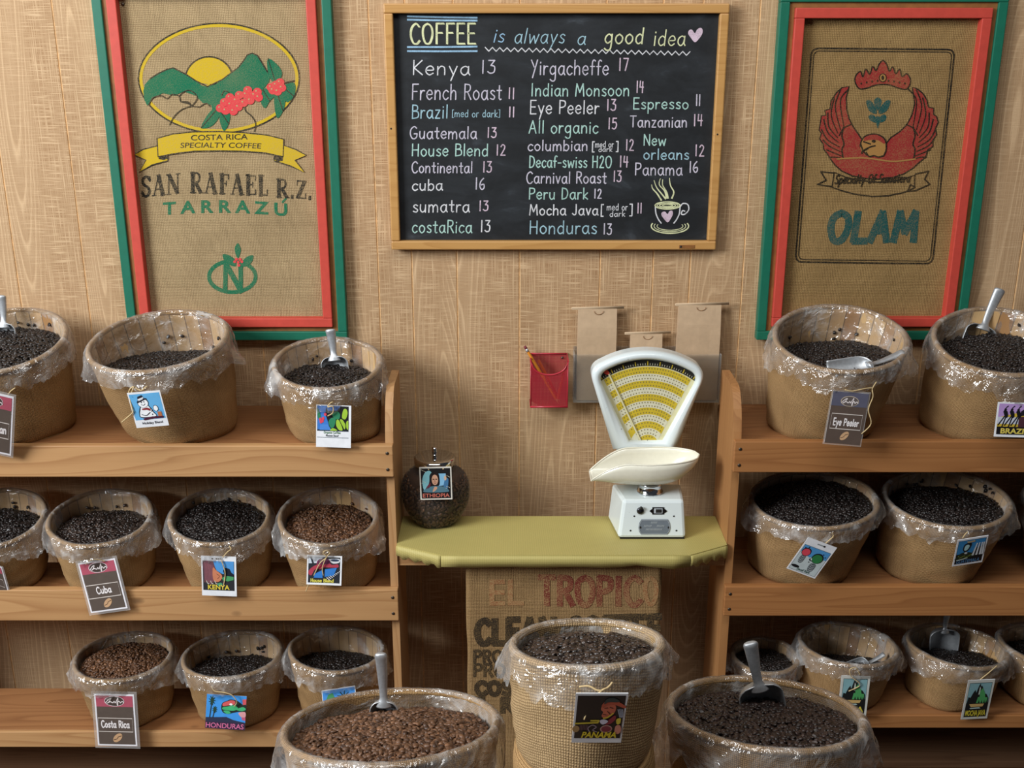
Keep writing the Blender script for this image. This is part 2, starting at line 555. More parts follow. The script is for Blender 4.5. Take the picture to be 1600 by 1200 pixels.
# ------------------------------------------------------------------ mesh helpers
class MB:
    def __init__(s):
        s.v, s.f, s.m, s.uv = [], [], [], []
        s.any_uv = False

    def add(s, verts, faces, m=0, uv=None):
        k = len(s.v)
        s.v += [tuple(p) for p in verts]
        s.uv += list(uv) if uv is not None else [(0, 0)] * len(verts)
        s.any_uv |= uv is not None
        s.f += [tuple(i + k for i in f) for f in faces]
        s.m += [m] * len(faces)

    def box(s, x0, x1, y0, y1, z0, z1, m=0):
        s.add([(x, y, z) for z in (z0, z1) for y in (y0, y1) for x in (x0, x1)],
              [(0, 2, 3, 1), (4, 5, 7, 6), (0, 1, 5, 4), (2, 6, 7, 3), (0, 4, 6, 2), (1, 3, 7, 5)], m)

    def prism(s, poly, y0, y1, m=0):
        """polygon of (x, z), extruded from y0 to y1"""
        n = len(poly)
        tri = [tuple(t) for t in tessellate_polygon([[Vector((p[0], p[1], 0)) for p in poly]])]
        s.add([(p[0], y0, p[1]) for p in poly], tri, m)
        s.add([(p[0], y1, p[1]) for p in poly], tri, m)
        s.add([(p[0], y0, p[1]) for p in poly] + [(p[0], y1, p[1]) for p in poly],
              [(i, (i + 1) % n, n + (i + 1) % n, n + i) for i in range(n)], m)

    def slab(s, poly, z0, z1, m=0):
        n = len(poly)
        tri = [tuple(t) for t in tessellate_polygon([[Vector((p[0], p[1], 0)) for p in poly]])]
        s.add([(p[0], p[1], z1) for p in poly], tri, m)
        s.add([(p[0], p[1], z0) for p in poly], tri, m)
        s.add([(p[0], p[1], z0) for p in poly] + [(p[0], p[1], z1) for p in poly],
              [(i, (i + 1) % n, n + (i + 1) % n, n + i) for i in range(n)], m)

    def tube(s, path, r, n=8, m=0, closed=False, flat=1.0, up=None):
        path = [Vector(p) for p in path]
        k = len(path)
        rs = r if isinstance(r, (list, tuple)) else [r] * k
        vs, up = [], Vector(up if up is not None else (0.13, 0.31, 0.94)).normalized()
        for i, p in enumerate(path):
            a = path[(i - 1) % k] if closed or i else path[0]
            b = path[(i + 1) % k] if closed or i < k - 1 else path[-1]
            d = (b - a).normalized()
            u = d.cross(up)
            if u.length < 1e-4:
                u = d.cross(Vector((1, 0, 0)))
            u.normalize()
            w = u.cross(d)
            for j in range(n):
                t = 2 * PI * j / n
                vs.append(p + u * (math.cos(t) * rs[i]) + w * (math.sin(t) * rs[i] * flat))
        fs = []
        for i in range(k if closed else k - 1):
            for j in range(n):
                a, b = i * n + j, i * n + (j + 1) % n
                c, d = ((i + 1) % k) * n + (j + 1) % n, ((i + 1) % k) * n + j
                fs.append((a, b, c, d))
        if not closed:
            fs += [tuple(range(n))[::-1], tuple((k - 1) * n + j for j in range(n))]
        s.add(vs, fs, m)

    def lathe(s, prof, c=(0, 0, 0), n=40, m=0, cap=True):
        vs = [(c[0] + r * math.cos(2 * PI * j / n), c[1] + r * math.sin(2 * PI * j / n), c[2] + z) for r, z in prof for j in range(n)]
        fs = [(i * n + j, i * n + (j + 1) % n, (i + 1) * n + (j + 1) % n, (i + 1) * n + j) for i in range(len(prof) - 1) for j in range(n)]
        if cap:
            fs += [tuple(range(n))[::-1], tuple((len(prof) - 1) * n + j for j in range(n))]
        s.add(vs, fs, m)

    def ball(s, c, r, m=0, n=10, sc=(1, 1, 1)):
        vs, fs = [], []
        for i in range(n + 1):
            for j in range(n):
                a, b = PI * i / n, 2 * PI * j / n
                vs.append((c[0] + r * sc[0] * math.sin(a) * math.cos(b), c[1] + r * sc[1] * math.sin(a) * math.sin(b), c[2] + r * sc[2] * math.cos(a)))
        for i in range(n):
            for j in range(n):
                fs.append((i * n + j, (i + 1) * n + j, (i + 1) * n + (j + 1) % n, i * n + (j + 1) % n))
        s.add(vs, fs, m)

    def build(s, name, mats, parent=None, origin=None, smooth=False, bevel=0.0, solid=0.0, recalc=True):
        """one mesh object; vertices were given in world space"""
        o0 = Vector(origin) if origin else (wloc(parent) if parent else Vector((0, 0, 0)))
        me = bpy.data.meshes.new(name)
        me.from_pydata([(p[0] - o0.x, p[1] - o0.y, p[2] - o0.z) for p in s.v], [], s.f)
        for mt in (mats if isinstance(mats, (list, tuple)) else [mats]):
            me.materials.append(MATS[mt] if isinstance(mt, str) else mt)
        me.polygons.foreach_set('material_index', s.m)
        if s.any_uv:
            ul = me.uv_layers.new(name='UVMap')
            vi = np.empty(len(me.loops), dtype=np.int32)
            me.loops.foreach_get('vertex_index', vi)
            ul.data.foreach_set('uv', np.array(s.uv, dtype=np.float32)[vi].ravel())
        if recalc:
            import bmesh
            bm = bmesh.new()
            bm.from_mesh(me)
            bmesh.ops.recalc_face_normals(bm, faces=bm.faces)
            bm.to_mesh(me)
            bm.free()
        if smooth:
            me.polygons.foreach_set('use_smooth', [True] * len(me.polygons))
        me.update()
        ob = bpy.data.objects.new(name, me)
        COL.objects.link(ob)
        if parent:
            ob.parent = parent
            ob.location = o0 - wloc(parent)
        else:
            ob.location = o0
        if solid:
            md = ob.modifiers.new('thickness', 'SOLIDIFY')
            md.thickness = solid
            md.offset = 0
        if bevel:
            md = ob.modifiers.new('soft_edges', 'BEVEL')
            md.width = bevel
            md.segments = 2
            md.limit_method = 'ANGLE'
        return ob


def wloc(o):
    v = Vector((0, 0, 0))
    while o:
        v += o.location
        o = o.parent
    return v


def thing(name, label, cat, loc, group=None):
    o = bpy.data.objects.new(name, None)
    COL.objects.link(o)
    o.location = loc
    o.empty_display_size = 0.05
    return tag(o, label, cat, group)


def tag(o, label, cat, group=None, kind=None):
    o['label'] = label
    o['category'] = cat
    if group:
        o['group'] = group
    if kind:
        o['kind'] = kind
    return o


def structure(o, label=None):
    o['kind'] = 'structure'
    if label:
        o['label'] = label
    return o


def smoothline(pts, closed=False, k=6):
    """Catmull-Rom curve through 2D or 3D points"""
    P = [np.array(p, float) for p in pts]
    n = len(P)
    if n < 3:
        return [tuple(p) for p in P]
    out = []
    for i in range(n if closed else n - 1):
        if closed:
            a, b, c, d = P[(i - 1) % n], P[i], P[(i + 1) % n], P[(i + 2) % n]
        else:
            a, b, c, d = P[max(i - 1, 0)], P[i], P[i + 1], P[min(i + 2, n - 1)]
        for j in range(k):
            t = j / k
            out.append(tuple(0.5 * (2 * b + (c - a) * t + (2 * a - 5 * b + 4 * c - d) * t * t + (3 * b - a - 3 * c + d) * t ** 3)))
    if not closed:
        out.append(tuple(P[-1]))
    return out


# ------------------------------------------------------------------ hand lettering: single-stroke glyphs (cap 100, x-height 60)
# '~' before a stroke: a smooth curve, otherwise straight lines
G = {
    'a': (58, '~48,50 30,60 10,45 8,18 25,0 42,14 48,50;48,60 48,14 56,0'),
    'b': (56, '8,100 8,0;~8,40 25,60 46,48 48,20 30,0 8,14'),
    'c': (50, '~46,50 28,60 10,44 8,18 26,0 46,12'),
    'd': (58, '~46,48 28,60 10,44 8,18 24,0 46,14;47,100 47,0'),
    'e': (54, '~8,32 46,34 40,56 24,60 9,44 8,18 26,0 46,12'),
    'f': (40, '~42,92 30,100 20,88 18,60 18,0;4,56 36,56'),
    'g': (58, '~46,48 28,60 10,44 8,20 24,4 46,18;~47,60 48,0 44,-34 26,-42 8,-30'),
    'h': (56, '8,100 8,0;~8,36 24,58 42,52 46,30 46,0'),
    'i': (22, '11,60 11,0;11,80 11,86'),
    'j': (30, '~20,60 20,-20 8,-38 0,-30;20,80 20,86'),
    'k': (50, '8,100 8,0;42,58 10,26 44,0'),
    'l': (22, '11,100 11,0'),
    'm': (84, '8,60 8,0;~8,36 22,58 36,52 40,30 40,0;~40,36 54,58 68,52 74,30 74,0'),
    'n': (56, '8,60 8,0;~8,34 24,58 42,52 46,30 46,0'),
    'o': (56, '~28,60 10,46 8,20 26,0 46,14 48,42 28,60'),
    'p': (56, '8,60 8,-40;~8,40 25,60 46,48 48,20 30,0 8,14'),
    'q': (58, '~46,48 28,60 10,44 8,20 24,4 46,18;47,60 47,-40'),
    'r': (42, '8,60 8,0;~8,34 20,56 38,56'),
    's': (46, '~40,52 24,60 10,48 22,34 40,20 32,2 8,8'),
    't': (44, '22,92 22,8 30,0 38,4;4,60 40,60'),
    'u': (56, '~8,60 8,20 22,0 40,10 46,30;46,60 46,0'),
    'v': (50, '6,60 25,0 44,60'),
    'w': (76, '6,60 20,0 38,50 56,0 70,60'),
    'x': (48, '6,60 42,0;42,60 6,0'),
    'y': (54, '6,60 28,4;48,60 16,-40'),
    'z': (50, '8,60 42,60 8,0 44,0'),
    'A': (70, '6,0 34,100 62,0;16,36 52,36'),
    'B': (62, '10,100 10,0;~10,100 44,94 46,64 10,54;~10,54 52,48 54,10 10,0'),
    'C': (66, '~60,84 40,100 14,80 8,40 24,4 46,0 62,16'),
    'D': (66, '10,100 10,0;~10,100 46,88 58,50 44,10 10,0'),
    'E': (58, '52,100 10,100 10,0 54,0;10,52 46,52'),
    'F': (56, '54,100 10,100 10,0;10,54 44,54'),
    'G': (72, '~60,86 40,100 14,80 8,40 24,4 46,0 62,16 64,42;64,42 40,42'),
    'H': (68, '10,100 10,0;58,100 58,0;10,52 58,52'),
    'I': (30, '15,100 15,0'),
    'J': (50, '~38,100 38,20 24,0 6,14'),
    'K': (62, '10,100 10,0;54,100 12,48 58,0'),
    'L': (52, '10,100 10,0 50,0'),
    'M': (84, '8,0 16,100 42,30 68,100 76,0'),
    'N': (70, '10,0 10,100 60,0 60,100'),
    'O': (74, '~37,100 12,84 8,44 24,4 50,4 66,44 60,84 37,100'),
    'P': (60, '10,100 10,0;~10,100 48,94 52,64 34,50 10,48'),
    'R': (62, '10,100 10,0;~10,100 46,94 50,66 34,52 10,50;30,50 58,0'),
    'S': (60, '~52,86 34,100 12,86 18,60 42,44 52,20 34,0 8,12'),
    'T': (64, '4,100 60,100;32,100 32,0'),
    'U': (68, '~10,100 10,30 24,2 46,2 58,30 58,100'),
    'V': (64, '6,100 32,0 58,100'),
    'W': (90, '6,100 24,0 45,80 66,0 84,100'),
    'Y': (60, '6,100 30,52;54,100 18,-20'),
    'Z': (60, '8,100 52,100 8,0 56,0'),
    '0': (58, '~28,100 10,80 8,30 28,0 48,30 46,80 28,100'),
    '1': (30, '15,100 15,0'),
    '2': (58, '~10,80 26,100 46,84 38,50 10,0;10,0 52,0'),
    '3': (54, '10,98 46,98 24,60;~24,60 46,50 44,10 22,0 6,12'),
    '4': (60, '14,100 10,46 52,46;42,96 40,0'),
    '5': (56, '48,98 14,98 12,58;~12,58 40,60 48,28 30,0 8,8'),
    '6': (56, '~40,98 16,70 8,30 26,0 46,16 42,46 12,36'),
    '7': (54, '8,98 48,98 24,0'),
    '[': (34, '30,100 12,100 12,-6 30,-6'),
    ']': (34, '4,100 22,100 22,-6 4,-6'),
    '-': (44, '6,40 38,40'),
    '.': (24, '11,3 13,0'),
    ' ': (34, ''),
}
# joined-up 'n' and 'y' of the Kenya line
def strokes_of(text):
    """list of polylines in glyph units and the total width"""
    out, x = [], 0
    for ch in text:
        w, s = G[ch]
        for st in s.split(';'):
            if not st:
                continue
            cur = st.startswith('~')
            pts = [tuple(float(c) for c in p.split(',')) for p in st.lstrip('~').split()]
            if cur:
                pts = smoothline(pts, k=5)
            out.append([(px + x, py) for px, py in pts])
        x += w + 8
    return out, x - 8


_fm = {}


def font_mesh(text, bold=0.0):
    key = (text, bold)
    if key not in _fm:
        c = bpy.data.curves.new('letters', 'FONT')
        c.body = text
        c.offset = bold
        c.resolution_u = 4
        o = bpy.data.objects.new('letters', c)
        me = bpy.data.meshes.new_from_object(o)
        V = [(v.co.x, v.co.y) for v in me.vertices]
        F = [tuple(p.vertices) for p in me.polygons]
        bpy.data.objects.remove(o)
        bpy.data.meshes.remove(me)
        bpy.data.curves.remove(c)
        _fm[key] = (V, F)
    return _fm[key]


class Art:
    """flat print: polygons, lines and letters in a 2D frame (y down), mapped on a plane in the scene"""

    def __init__(s, mapping, normal, step=0.0004):
        s.map, s.n, s.step = mapping, Vector(normal).normalized(), step
        s.mb, s.mats = MB(), []

    def mi(s, m):
        m = MATS[m] if isinstance(m, str) else m
        if m not in s.mats:
            s.mats.append(m)
        return s.mats.index(m)

    def put(s, pts, faces, m, layer):
        s.k = getattr(s, 'k', 0) + 1
        off = s.n * (s.step * (layer + 0.125 * (s.k % 7)))
        s.mb.add([Vector(s.map(x, y)) + off for x, y in pts], faces, s.mi(m))

    def poly(s, pts, m, layer=1, smooth=False):
        if smooth:
            pts = smoothline(pts, True, 5)
        tri = tessellate_polygon([[Vector((p[0], p[1], 0)) for p in pts]])
        s.put(pts, [tuple(t) for t in tri], m, layer)

    def rect(s, x0, y0, x1, y1, m, layer=1):
        s.put([(x0, y0), (x1, y0), (x1, y1), (x0, y1)], [(0, 1, 2, 3)], m, layer)

    def ellipse(s, cx, cy, rx, ry, m, layer=1, n=28, rot=0.0):
        s.poly([(cx + rx * math.cos(t) * math.cos(rot) - ry * math.sin(t) * math.sin(rot),
                 cy + rx * math.cos(t) * math.sin(rot) + ry * math.sin(t) * math.cos(rot)) for t in [2 * PI * i / n for i in range(n)]], m, layer)

    def stroke(s, pts, w, m, layer=1, smooth=False, closed=False, k=6):
        if smooth:
            pts = smoothline(pts, closed, k)
        pts = [np.array(p[:2], float) for p in pts]
        pts = [p for i, p in enumerate(pts) if i == 0 or np.hypot(*(p - pts[i - 1])) > 1e-6]
        if closed:
            pts = pts + [pts[0]]
        else:                                  # sharp corners: separate strokes that overlap at the corner
            for i in range(1, len(pts) - 1):
                a, b = pts[i] - pts[i - 1], pts[i + 1] - pts[i]
                if np.dot(a, b) < 0.62 * np.hypot(*a) * np.hypot(*b):
                    s.stroke(pts[:i + 1], w, m, layer)
                    s.stroke(pts[i:], w, m, layer)
                    return
        if len(pts) < 2:
            return
        L, R = [], []
        n = len(pts)
        ww = w if isinstance(w, (list, tuple)) else None
        for i in range(n):
            if closed and i in (0, n - 1):
                a, b = pts[n - 2], pts[1]
            else:
                a, b = pts[max(i - 1, 0)], pts[min(i + 1, n - 1)]
            d = b - a
            d = d / (np.hypot(*d) + 1e-9)
            wi = (ww[0] + (ww[1] - ww[0]) * i / (n - 1)) if ww else w
            q = np.array((-d[1], d[0])) * wi / 2
            e = d * wi * 0.3
            p = pts[i] + (-e if i == 0 and not closed else e if i == n - 1 and not closed else 0)
            L.append(tuple(p + q))
            R.append(tuple(p - q))
        s.put(L + R, [(i, i + 1, n + i + 1, n + i) for i in range(n - 1)], m, layer)

    def hand(s, text, x0, yb, x1, h, w, m, layer=1, slant=0.0, yb1=None, wob=0.0):
        """hand-written line from x0 to x1, baseline yb (to yb1), cap height h, stroke width w"""
        st, W = strokes_of(text)
        kx, ky = (x1 - x0) / W, h / 100
        for ln in st:
            j = random.uniform(-wob, wob)
            loop = len(ln) > 6 and math.dist(ln[0], ln[-1]) < 0.5
            s.stroke([(x0 + px * kx + py * ky * slant, yb + ((yb1 - yb) * px / W if yb1 is not None else 0) - py * ky + j) for px, py in (ln[:-1] if loop else ln)], w, m, layer, closed=loop)

    def text(s, text, x0, yb, x1, h, m, layer=1, bold=0.0, slant=0.0, yb1=None, arch=0.0):
        V, F = font_mesh(text, bold)
        xs = [v[0] for v in V]
        a, b = min(xs), max(xs)
        cap = 0.73
        P = []
        for vx, vy in V:
            u = (vx - a) / (b - a)
            P.append((x0 + (x1 - x0) * u + vy / cap * h * slant,
                      yb + ((yb1 - yb) * u if yb1 is not None else 0) - vy / cap * h - arch * 4 * u * (1 - u)))
        isl = list(range(len(P)))                     # letters one by one, so that touching ones never share a plane

        def root(i):
            while isl[i] != i:
                isl[i] = isl[isl[i]]
                i = isl[i]
            return i
        for f in F:
            for q in f[1:]:
                isl[root(q)] = root(f[0])
        groups = {}
        for f in F:
            groups.setdefault(root(f[0]), []).append(f)
        for g in groups.values():
            ids = sorted({q for f in g for q in f})
            re_ = {q: i for i, q in enumerate(ids)}
            s.put([P[q] for q in ids], [tuple(re_[q] for q in f) for f in g], m, layer)

    def build(s, name, parent):
        return s.mb.build(name, s.mats, parent, recalc=False)

# ================================================================== SETTING
mb = MB()
grooves = [-2.35, -2.12, -1.87, -1.69, -1.53, -1.37, -1.204, -1.039, -0.945, -0.843, -0.618, -0.486, -0.325, -0.243, -0.134, 0.018,
           0.2135, 0.342, 0.432, 0.561, 0.70, 0.86, 1.02, 1.23, 1.41, 1.60, 1.86, 2.11, 2.33]
prof = [(-2.6, 0.0)]
for g in grooves:
    prof += [(g - 0.0020, 0.0), (g - 0.0008, 0.0018), (g + 0.0008, 0.0018), (g + 0.0020, 0.0)]
prof.append((2.6, 0.0))
n = len(prof)
mb.add([(x, y, 0.0) for x, y in prof] + [(x, y, 3.0) for x, y in prof], [(i, i + 1, n + i + 1, n + i) for i in range(n - 1)])
mb.m = [1 if i % 4 in (1, 2, 3) else 0 for i in range(n - 1)]
mb.add([(-2.6, 0.06, 0), (2.6, 0.06, 0), (2.6, 0.06, 3), (-2.6, 0.06, 3)], [(0, 1, 2, 3)])
structure(mb.build('wall_back', ['wall', plain('groove_paint', 'cfa878', 0.7, 0, .2)], recalc=False), 'tan wood-grain wall panelling with upright grooves')
mb = MB()
mb.box(-2.6, 2.6, -3.4, 0.0, -0.06, 0.0)
structure(mb.build('floor', 'floor_wood'), 'dark brown wooden floor')


# ================================================================== SHELF UNITS
def panel_outline(yb, yf, top, r):
    """side panel seen from the side: (y, z), front top corner rounded"""
    pts = [(yb, 0.0), (yf, 0.0)]
    for i in range(9):
        t = PI / 2 * i / 8
        pts.append((yf + 0.075 * (1 - math.cos(t)), top - r + r * math.sin(t)))
    pts.append((yb, top))
    return pts


def side_panel(parent, x0, x1, yb, yf, top, mt='pine_upright'):
    pts = panel_outline(yb, yf, top, 0.15)
    m = MB()
    n = len(pts)
    tri = [tuple(t) for t in tessellate_polygon([[Vector((p[0], p[1], 0)) for p in pts]])]
    m.add([(x0, y, z) for y, z in pts], tri)
    m.add([(x1, y, z) for y, z in pts], tri)
    m.add([(x0, y, z) for y, z in pts] + [(x1, y, z) for y, z in pts], [(i, (i + 1) % n, n + (i + 1) % n, n + i) for i in range(n)])
    return m.build('side_panel', mt, parent, bevel=0.0015)


def shelf_unit(label, x0, x1, inner, top_z, mid_z, low_z, base, lips, lowfront, deep_mid, wood, shade):
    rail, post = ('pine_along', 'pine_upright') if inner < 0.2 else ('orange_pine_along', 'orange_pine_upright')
    root = thing('shelf_unit', label, 'shelf', ((x0 + x1) / 2, -0.2, 0), 'wooden display shelf units')
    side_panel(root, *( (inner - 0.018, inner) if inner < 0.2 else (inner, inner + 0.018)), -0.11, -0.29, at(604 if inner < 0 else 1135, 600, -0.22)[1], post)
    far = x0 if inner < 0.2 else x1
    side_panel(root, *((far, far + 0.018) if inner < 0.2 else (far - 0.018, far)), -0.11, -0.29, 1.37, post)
    a, b = (x0 + 0.0185, inner - 0.0185) if inner < 0.2 else (inner + 0.0185, x1 - 0.0185)
    for nm, z, yb, yf, mt in (('top_board', top_z, -0.003, -0.2895, wood), ('middle_board', mid_z, -0.003 if deep_mid else -0.11, -0.2895, wood),
                              ('lower_board', low_z, -0.11, -0.2895, wood), ('bottom_board', base[0], -0.01, base[1], shade)):
        m = MB()
        m.box(a, b, yf, yb, z - 0.019, z)
        m.build(nm, mt, root, bevel=0.001)
    for (z0, z1) in lips:
        m = MB()
        m.box(x0, x1 if inner > 0.2 else inner + 0.001, -0.31, -0.2905, z0, z1)
        if inner > 0.2:
            m = MB()
            m.box(inner - 0.001, x1, -0.31, -0.2905, z0, z1)
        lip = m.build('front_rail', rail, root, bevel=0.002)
        e = inner + (-0.012 if inner < 0.2 else 0.012)
        for k in (0.24, 0.76):
            s = MB()
            s.ball((e, -0.3105, z0 + (z1 - z0) * k), 0.004, 0, 8, (1, 0.35, 1))
            s.build('screw_head', 'nail_head', lip, smooth=True)
    m = MB()
    m.box(a, b, -0.3, -0.2905, lowfront[0], lowfront[1])
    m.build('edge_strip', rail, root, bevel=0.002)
    return root


shelf_unit('pale pine shelf unit left of the scale counter, holding ten baskets', -1.56, -0.27, -0.27,
           1.222, 0.838, 0.468, (0.25, -0.36), ((1.156, 1.232), (0.786, 0.868)), (0.424, 0.469), False, 'shelf_wood', 'dark_shaded_wood')
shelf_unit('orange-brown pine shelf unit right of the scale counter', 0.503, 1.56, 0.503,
           1.226, 0.858, 0.515, (0.306, -0.20), ((1.167, 1.242), (0.799, 0.876)), (0.48, 0.516), True, 'shelf_wood', 'dark_shaded_wood')


# ================================================================== FRAMED SACKS
def frame_ring(x0, x1, z0, z1, w, y0, y1):
    m = MB()
    m.box(x0, x1, y0, y1, z0, z0 + w)
    m.box(x0, x1, y0, y1, z1 - w, z1)
    m.box(x0, x0 + w, y0, y1, z0 + w, z1 - w)
    m.box(x1 - w, x1, y0, y1, z0 + w, z1 - w)
    return m


def framed(label, x0, x1, z0, z1, cloth):
    root = thing('framed_sack', label, 'framed sack', ((x0 + x1) / 2, -0.001, z0), 'framed coffee sacks on the wall')
    frame_ring(x0, x1, z0, z1, 0.022, -0.026, -0.001).build('outer_frame', 'frame_green', root, bevel=0.002)['label'] = 'green painted outer frame'
    frame_ring(x0 + .0222, x1 - .0222, z0 + .0222, z1 - .0222, 0.0115, -0.020, -0.001).build('inner_strip', 'frame_wood', root)['label'] = 'bare brown wood strip'
    frame_ring(x0 + .034, x1 - .034, z0 + .034, z1 - .034, 0.0225, -0.030, -0.001).build('inner_frame', 'frame_red', root, bevel=0.002)['label'] = 'red painted inner frame'
    m = MB()
    m.box(x0 + .056, x1 - .056, -0.008, -0.002, z0 + .056, z1 - .056)
    m.build('sack_cloth', cloth, root)
    return root


YC = -0.0082                                            # front of the framed cloth


def px_art(sx, ox, oy, Y, root, step=0.00025):
    """art frame whose coordinates are crop pixels on a plane parallel to the wall"""
    def mp(x, y):
        X, Z = at(ox + x / sx, oy + y / sx, Y)
        return (X, Y, Z)
    return Art(mp, (0, -1, 0), step)


r1 = framed('framed pale burlap sack with green mountains, yellow sun and red berries in an oval', -0.940, -0.404, 1.399, 2.255, 'burlap_sack_pale')
A = px_art(1200 / 560, 0, 0, YC, r1)
K, GR, YE, RD, BR = 'ink_black_pale', 'ink_green_pale', 'ink_yellow_pale', 'ink_red_pale', 'ink_bare_pale'
oval = [(733 + 264 * math.cos(t) * (1 + 0.02 * math.cos(2 * t)), 262 + 184 * math.sin(t)) for t in [2 * PI * i / 60 for i in range(60)]]
A.stroke([(733 + (x - 733) * .972, 262 + (y - 262) * .962) for x, y in oval], 11, YE, 1, closed=True)
A.stroke(oval, 5, K, 2, closed=True)
sun = [(700 + 80 * math.cos(t), 268 - 78 * math.sin(t)) for t in [PI * i / 20 for i in range(21)]]
A.poly(sun + [(660, 290), (740, 290)][::-1], YE, 2)
A.stroke(sun, 5, K, 3)
mount = [(480, 305), (486, 282), (502, 264), (530, 246), (560, 232), (580, 227), (600, 236), (625, 250), (655, 270), (675, 286), (695, 290), (722, 282),
         (745, 266), (775, 243), (798, 226), (815, 204), (828, 184), (845, 178), (862, 186), (876, 208), (890, 232), (905, 258), (900, 275), (880, 300),
         (850, 300), (800, 312), (745, 335), (738, 380), (715, 392), (708, 352), (680, 345), (655, 320), (615, 306), (585, 320), (545, 312), (510, 330), (494, 354), (484, 335)]
A.poly(mount, GR, 3)
A.stroke([(502, 264), (530, 246), (560, 232), (580, 227), (625, 250), (655, 270), (695, 290), (745, 266), (775, 243)], 4, K, 4)
A.stroke([(775, 243), (798, 226), (815, 204), (828, 184), (845, 178), (862, 186), (876, 208), (895, 240)], 4, K, 4)
for lf in ([(740, 350), (712, 366), (690, 392), (674, 428), (705, 424), (728, 402), (740, 372)], [(738, 372), (736, 404), (750, 438), (766, 414), (770, 384), (756, 366)],
           [(898, 196), (896, 230), (905, 262), (925, 284), (940, 262), (944, 240), (926, 214)], [(946, 290), (980, 276), (990, 292), (984, 322), (962, 342), (944, 318)],
           [(925, 300), (918, 340), (928, 395), (948, 372), (956, 336), (945, 310)], [(880, 300), (874, 340), (888, 362), (904, 338), (925, 316), (912, 298)]):
    A.poly(lf, GR, 4, True)
    A.stroke([lf[0], lf[len(lf) // 2]], 3, K, 5)
A.stroke([(940, 282), (960, 276), (985, 270)], 5, K, 5)
for bx, by in ((738, 362), (752, 342), (756, 370), (772, 350), (770, 326), (782, 372), (790, 336), (798, 358), (802, 318), (816, 344), (824, 316), (830, 302), (838, 336), (852, 318), (862, 308), (866, 326),
               (908, 292), (924, 284), (938, 276), (944, 294), (930, 306), (914, 302)):
    A.ellipse(bx, by, 15, 14, RD, 7, 14)
    A.ellipse(bx - 4, by - 4, 3, 3, BR, 8, 8)
for fl in ([(500, 350), (512, 328), (540, 320), (560, 330), (576, 316), (600, 322), (606, 340), (630, 346), (640, 356)], [(600, 322), (618, 306), (640, 304), (660, 322), (655, 340), (640, 356)],
           [(568, 418), (585, 388), (610, 366), (640, 356), (668, 358)], [(668, 358), (690, 346), (704, 356)], [(820, 344), (822, 370), (842, 388), (856, 412), (852, 440)],
           [(770, 312), (752, 304), (742, 320)], [(640, 356), (632, 342), (612, 340)]):
    A.stroke(fl, 3.2, K, 6, True)
ban = [(527, 463), (580, 448), (650, 441), (735, 440), (820, 444), (895, 452), (950, 466), (948, 524), (890, 512), (815, 506), (735, 505), (650, 506), (585, 514), (530, 524)]
for tl in ([(527, 488), (480, 500), (450, 518), (489, 536), (467, 576), (510, 552), (562, 538), (562, 520), (530, 522)],
           [(950, 486), (990, 500), (1026, 520), (988, 536), (1021, 578), (975, 556), (918, 538), (920, 520), (948, 522)]):
    A.poly(tl, YE, 5)
    A.stroke(tl, 4, K, 6, closed=True)
A.poly([(531, 522), (562, 520), (564, 530), (548, 536), (532, 532)], K, 7)
A.poly([(948, 524), (918, 521), (916, 532), (932, 541), (947, 538)], K, 7)
A.poly(ban, YE, 7)
A.stroke(ban, 4, K, 8, closed=True)
A.text('COSTA RICA', 640, 470, 830, 19, K, 8, 0.012, 0, 466, 0)
A.text('SPECIALTY COFFEE', 604, 495, 874, 18, K, 8, 0.008, 0.12, 497, 2)
A.build('printed_emblem', r1)


